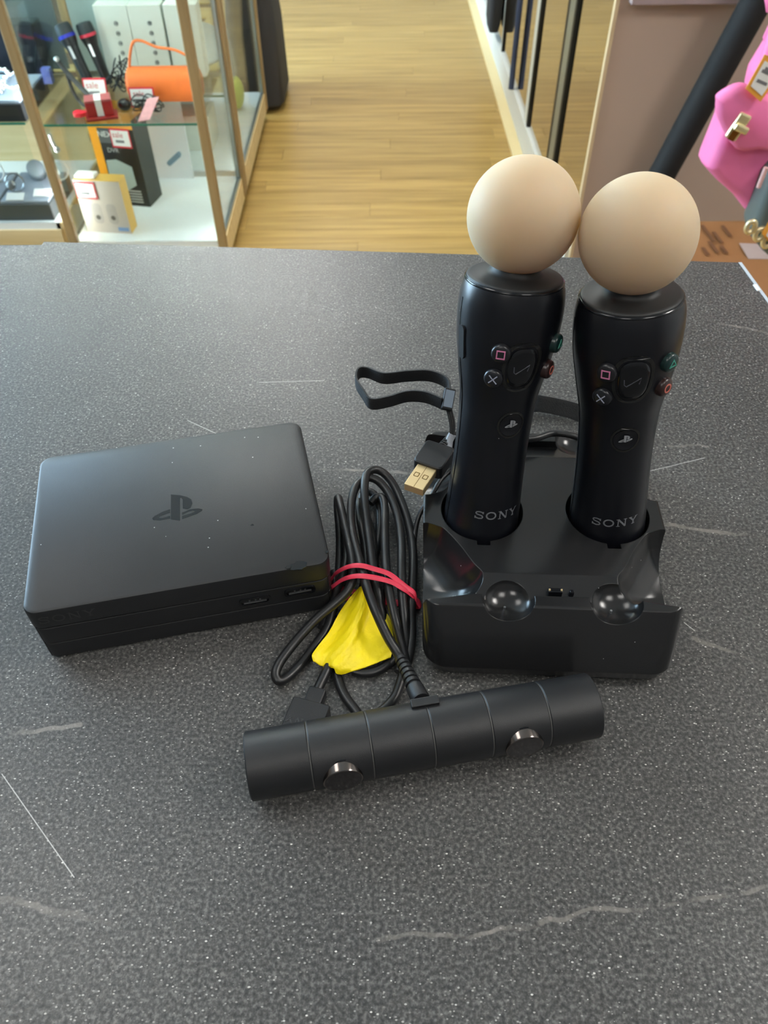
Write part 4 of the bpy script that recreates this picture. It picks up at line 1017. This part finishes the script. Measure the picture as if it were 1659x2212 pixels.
tag(obj('blue_label', MB().obox(Vector((-.975, 2.50, -.462)), X, Y, Z, .012, .012, .020), mat('violet_blue', (112, 122, 196), .5)), 'small violet blue label block near the wood post', 'label')

# ------------------------------------------------------------------ goods in the far cabinet
fb = -.865
dish = thing('dish', (-.66, 3.15, -.62), 'pale round dish standing in the far cabinet', 'dish')
obj('bowl', MB().lathe([(0, .03), (.01, .05), (.05, .09), (.07, .10), (.066, .094), (.05, .08), (.016, .04)], Vector((-.66, 3.15, -.62)), Vector((.15, -.5, 1)), 32), mat('pale_ceramic', (216, 222, 224), .25), dish, smooth=50)
tag(obj('pale_box', MB().box(-.80, -.62, 2.95, 3.10, fb, fb + .12), mat('cream_card', (226, 226, 214), .5), bevel=.002), 'cream box on the lower deck of the far cabinet', 'box')
tag(obj('lime_pouch', MB().sphere(Vector((-.575, 3.36, fb + .06)), .06, 16, 10, .5, .8, 1), mat('lime_fabric', (196, 206, 96), .7), smooth=60), 'lime green pouch on the lower deck of the far cabinet', 'pouch')

# ================================================================== mirrored wardrobe on the right of the aisle
MX = .575
wr = thing('mirror_wardrobe', (.85, 3.6, FLOOR), 'row of mirrored sliding doors on a white plinth along the aisle', 'mirror doors')
obj('plinth', MB().box(MX - .012, MX + .02, 2.205, 5.4, FLOOR, -.865), mat('white_plinth', (214, 214, 208), .5), wr)
obj('floor_trim', MB().box(MX - .055, MX - .0125, 2.205, 5.4, FLOOR, FLOOR + .008), mat('cream_trim', (222, 202, 150), .5), wr)
MIR = mat('mirror_glass', (196, 186, 170), .03, metal=1.0, var=.01, rvar=.01)
for y0, y1 in ((2.205, 2.575), (2.70, 3.14), (3.22, 4.02), (4.06, 5.4)): obj('mirror_panel', MB().box(MX, MX + .004, y0, y1, -.860, .8), MIR, wr)
for y, w_, m_ in ((2.585, .022, 'k'), (2.632, .070, 's'), (2.684, .032, 'k'), (3.150, .022, 'k'), (3.190, .058, 'w'), (4.03, .008, 'k'), (4.045, .012, 'w')):
    obj('door_frame', MB().box(MX - .008, MX + .004, y - w_ / 2, y + w_ / 2, -.866, .8), {'k': mat('black_gasket', (14, 12, 12), .5), 's': ALU, 'w': mat('white_profile', (206, 206, 196), .4)}[m_], wr)
obj('carcass', MB().box(MX + .021, 1.05, 2.27, 5.4, FLOOR, .8), mat('carcass_grey', (120, 114, 108), .7), wr)
obj('dark_rail', MB().tube([Vector((MX - .02, 3.55, -.865)), Vector((MX - .02, 3.55, .5))], .012, 10), mat('blue_steel', (70, 84, 120), .3, metal=.6), wr, smooth=50)
gar = MB()
gar.loft([[Vector((MX - .035 + x, 4.22 + y, z)) for x, y in rrect(.028 * k, .10 * k, .02 * k, 5)] for z, k in ((-.82, .75), (-.78, .95), (-.5, 1), (0, .95))])
tag(obj('hanging_garment', gar, mat('charcoal_cloth', (44, 44, 46), .9, bump=.4, bscale=120), smooth=50), 'charcoal cloth hanging against the far mirrored door', 'garment')
bag_l = MB().loft([[Vector((-.53 + x, 3.78 + y, z)) for x, y in rrect(.11 * k, .19 * k, .06 * k, 6)] for z, k in ((FLOOR, .8), (FLOOR + .03, 1), (FLOOR + .30, .95), (FLOOR + .5, .8), (FLOOR + .8, .6))])
tag(obj('black_holdall', bag_l, mat('dark_grey_cloth', (58, 56, 56), .85, bump=.5, bscale=60), smooth=50), 'dark grey fabric holdall on the floor past the far cabinet', 'bag')

# ================================================================== partition wall and what stands before it
PY = 2.19
pa_ = obj('wall_partition', MB().box(.584, 2.6, PY, PY + .06, FLOOR, CEIL), mat('mauve_paint', (184, 162, 146), .8, var=.05, scale=4)); pa_['kind'] = 'structure'
tr1 = obj('trim_1', MB().box(.5745, .5838, PY - .004, PY + .014, FLOOR, CEIL), mat('cream_edge', (214, 190, 152), .5)); tr1['kind'] = 'structure'
tag(obj('wall_ledge', MB().box(.606, .87, PY - .030, PY - .0005, -.2137, -.170), mat('pink_ledge', (170, 150, 150), .6), bevel=.002), 'narrow pinkish ledge on the mauve partition', 'ledge')
# black padded post
pl0, pl1 = py_(1360, 505, 2.08), py_(1660, -45, 2.08)
pdir = (pl1 - pl0).normalized(); pl0 = pl0 + pdir * ((FLOOR + .004 - pl0.z) / pdir.z); ptop = pl0 + pdir * 1.5
bp_ = thing('padded_post', pl0, 'leaning black padded post in front of the mauve partition', 'post')
obj('padding', MB().tube([pl0 + pdir * (1.5 * k / 6) for k in range(7)], .036, 20), mat('black_foam', (22, 22, 24), .75, bump=.3, bscale=200), bp_, smooth=50)
obj('backing_rail', MB().tube([pl0 + X * .037 + Y * .01, ptop + X * .037 + Y * .01], .008, 8), mat('dark_rail_metal', (30, 24, 22), .5), bp_, smooth=50)
# carton
cz = -.60
k0_, k1_ = pz(1395, 478, cz), pz(1760, 478, cz); kf0 = pz(1600, 640, cz)
yb, yf = k0_.y, kf0.y
cbx = thing('cardboard_box', ((k0_.x + k1_.x) / 2, (yb + yf) / 2, FLOOR), 'brown cardboard box with printed marks on the floor beyond the counter', 'box')
obj('carton', MB().box(k0_.x, k1_.x, yf, yb, FLOOR, cz), CARTON, cbx, bevel=.003)
obj('flap', MB().obox(Vector(((k0_.x + k1_.x) / 2, (yf + yb) / 2 - .10, cz + .003)), X, Y, Z, (k1_.x - k0_.x) / 2, .085, .002), CARTON, cbx)
INK = mat('brown_ink', (108, 68, 38), .8)
for px, py, l in ((1528, 508, .045), (1549, 517, .03), (1568, 503, .03), (1540, 538, .03), (1562, 543, .02), (1523, 547, .02)):
    c = pz(px, py, cz); dd = (pz(px + 12, py + 16, cz) - c).normalized(); d2 = Vector((-dd.y, dd.x, 0))
    obj('printed_mark', MB().obox(c + Z * .0055, dd, d2, Z, l * .9, .0042, .0003), INK, cbx)
lq = [pz(1595, 530, cz), pz(1640, 532, cz), pz(1680, 565, cz), pz(1615, 564, cz)]
tag(obj('shipping_label', MB().prism([[(p.x, p.y) for p in lq]], lambda x, y, h: Vector((x, y, cz + .0055 + h)), 0, .0006), mat('dull_label', (170, 150, 144), .6)), 'plain pale label on the brown cardboard box', 'label')

# ------------------------------------------------------------------ handbags hanging at the right
def bagpt(px, py, Yp): return py_(px, py, Yp)
def puffy(outline, Yc, depth, mat_, name, parent, inset=.82):
    """a soft closed bag side: traced outline with real thickness, domed front and back"""
    pts = [py_(x, y, Yc) for x, y in outline]; c = sum(pts, Vector()) / len(pts)
    n_ = len(pts); pts = [q for i in range(n_) for q in (pts[i].lerp(pts[i - 1], .16), pts[i].lerp((pts[i - 1] + pts[(i + 1) % n_]) / 2, .05), pts[i].lerp(pts[(i + 1) % n_], .16))]
    pts = crom(pts, 3, closed=True)
    rings = []
    for k, d in ((.70, -1.0), (.88, -.9), (.97, -.55), (1.0, 0), (.97, .55), (.88, .9), (.70, 1.0)):
        rings.append([c + (p - c) * k + Y * (depth / 2 * d) for p in pts])
    return obj(name, MB().loft(rings), mat_, parent, smooth=60)
PINK = mat('hot_pink_leather', (255, 128, 182), .5, var=.08, scale=30, bump=.35, bscale=70)
pbag = thing('handbag', py_(1610, 462, 1.42), 'hot pink leather handbag with a gold turn clasp', 'handbag', 'handbags on the rail')
puffy([(1513, 348), (1552, 250), (1556, 215), (1592, 186), (1625, 190), (1690, 235), (1672, 330), (1640, 405), (1621, 463), (1604, 446), (1578, 412), (1536, 375)], 1.42, .085, PINK, 'bag_body', pbag)
fo = [(1549, 222), (1553, 206), (1592, 184), (1625, 189), (1700, 240), (1690, 325), (1640, 322), (1590, 322), (1552, 258)]
flp = MB(); fp = [py_(x, y, 1.365) for x, y in fo]
fc = sum(fp, Vector()) / len(fp)
flp.loft([[fc + (p - fc) * k + Y * h for p in crom(fp, 3, closed=True)] for k, h in ((.80, -.010), (.96, -.005), (1, .006), (.97, .014))])
obj('flap', flp, PINK, pbag, smooth=60)
q0_, q1_ = py_(1613, 246, 1.352), py_(1576, 300, 1.352)
cd_ = (q1_ - q0_).normalized(); cw_ = cd_.cross(Y).normalized(); cm = (q0_ + q1_) / 2; ch = (q1_ - q0_).length / 2
GB = mat('pale_gold', (238, 226, 176), .25, metal=.6)
cl = obj('clasp', MB().obox(cm, cd_, cw_, Y, ch, .011, .004), GB, pbag, bevel=.003, label='pale gold turn clasp')
obj('turn_bar', MB().obox(cm - Y * .006 + cw_ * .004, cw_, cd_, Y, .013, .006, .004), GB, cl, bevel=.003)
obj('clasp_slot', MB().obox(cm - Y * .0042 + cd_ * .012, cd_, cw_, Y, .010, .006, .0008), mat('brass_shadow', (150, 100, 40), .4, metal=.8), cl)
obj('handle', MB().tube(crom([py_(1650, 205, 1.43), py_(1664, 120, 1.44), py_(1700, 20, 1.45), py_(1740, -120, 1.45), Vector((1.0, 1.45, .66))], 6), .016, 10), PINK, pbag, smooth=60)
sw = [(1612, 192), (1622, 150), (1662, 84), (1720, 60), (1720, 200), (1650, 215)]
pb2 = thing('handbag', py_(1640, 215, 1.50), 'second pink leather bag hanging behind the pink bag with the gold clasp', 'handbag', 'handbags on the rail')
puffy(sw, 1.50, .06, PINK, 'bag_body', pb2)
obj('handle', MB().tube(crom([py_(1700, 90, 1.50), py_(1730, -30, 1.47), Vector((1.02, 1.45, .66))], 6), .012, 10), PINK, pb2, smooth=60)
def swing(name, pts, Yp, label):
    t = thing(name, py_(*pts[2], Yp), label, 'swing tag', 'orange bordered swing tags')
    P_ = [py_(x, y, Yp) for x, y in pts]; ce_ = sum(P_, Vector()) / 4
    obj('card', MB().loft([[p + Y * h for p in P_] for h in (0, .0015)]), mat('orange_tag', (242, 170, 70), .5), t)
    obj('panel', MB().loft([[ce_ + (p - ce_) * .74 - Y * h for p in P_] for h in (.0003, .0012)]), PAPER, t)
    e = (P_[1] - P_[0]).normalized(); e2_ = (P_[3] - P_[0]).normalized()
    for q, l in ((.28, .20), (.36, .26), (.62, .22)):
        c = P_[0].lerp(P_[3], q).lerp(P_[1].lerp(P_[2], q), .5); obj('print_line', MB().obox(c - Y * .0014, e, (e2_ - e * e2_.dot(e)).normalized(), Y, (P_[1] - P_[0]).length * l, .0022, .0003), _mats['grey_ink'], t)
    return t
swing('swing_tag', [(1652, 118), (1700, 140), (1643, 220), (1611, 192)], 1.345, 'orange bordered swing tag hanging over the pink handbag')
GRN = mat('grey_green_leather', (92, 100, 96), .55, var=.08, scale=30, bump=.3, bscale=90)
gbag = thing('handbag', py_(1640, 545, 1.36), 'grey green leather handbag with gold eyelets at its lower edge', 'handbag', 'handbags on the rail')
puffy([(1612, 478), (1650, 372), (1668, 350), (1740, 380), (1740, 600), (1690, 575), (1640, 532), (1618, 505)], 1.36, .07, GRN, 'bag_body', gbag)
for px, py in ((1622, 490), (1641, 506), (1658, 521), (1676, 536)):
    c = py_(px, py, 1.319); obj('eyelet', MB().tube([c + (X * math.cos(a) * .7 + Z * math.sin(a)) * .0105 for a in [2 * PI * k / 20 for k in range(20)]], .0048, 8, closed=True), mat('cream_gold', (236, 220, 176), .3, metal=.7), gbag, smooth=60)
obj('piping', MB().tube([py_(1655, 362, 1.315), py_(1638, 405, 1.315)], .004, 8), mat('pink_piping', (224, 176, 170), .5), gbag, smooth=60)
obj('handle', MB().tube(crom([py_(1700, 400, 1.36), py_(1760, 200, 1.40), Vector((1.05, 1.45, .66))], 6), .010, 10), GRN, gbag, smooth=60)
swing('swing_tag', [(1660, 480), (1720, 520), (1690, 560), (1646, 505)], 1.312, 'orange bordered swing tag on the grey green handbag')
rl_ = thing('hanging_rail', (1.3, 1.45, FLOOR), 'black metal display rail carrying the handbags', 'rail')
obj('rail_bar', MB().tube([Vector((.92, 1.45, .66)), Vector((1.75, 1.45, .66))], .012, 12), mat('black_steel', (20, 20, 22), .4, metal=.5), rl_, smooth=60)
obj('rail_post', MB().tube([Vector((1.70, 1.45, FLOOR)), Vector((1.70, 1.45, .66))], .015, 12), _mats['black_steel'], rl_, smooth=60)
for o in list(bpy.data.objects):
    if '_w' in o: del o['_w']
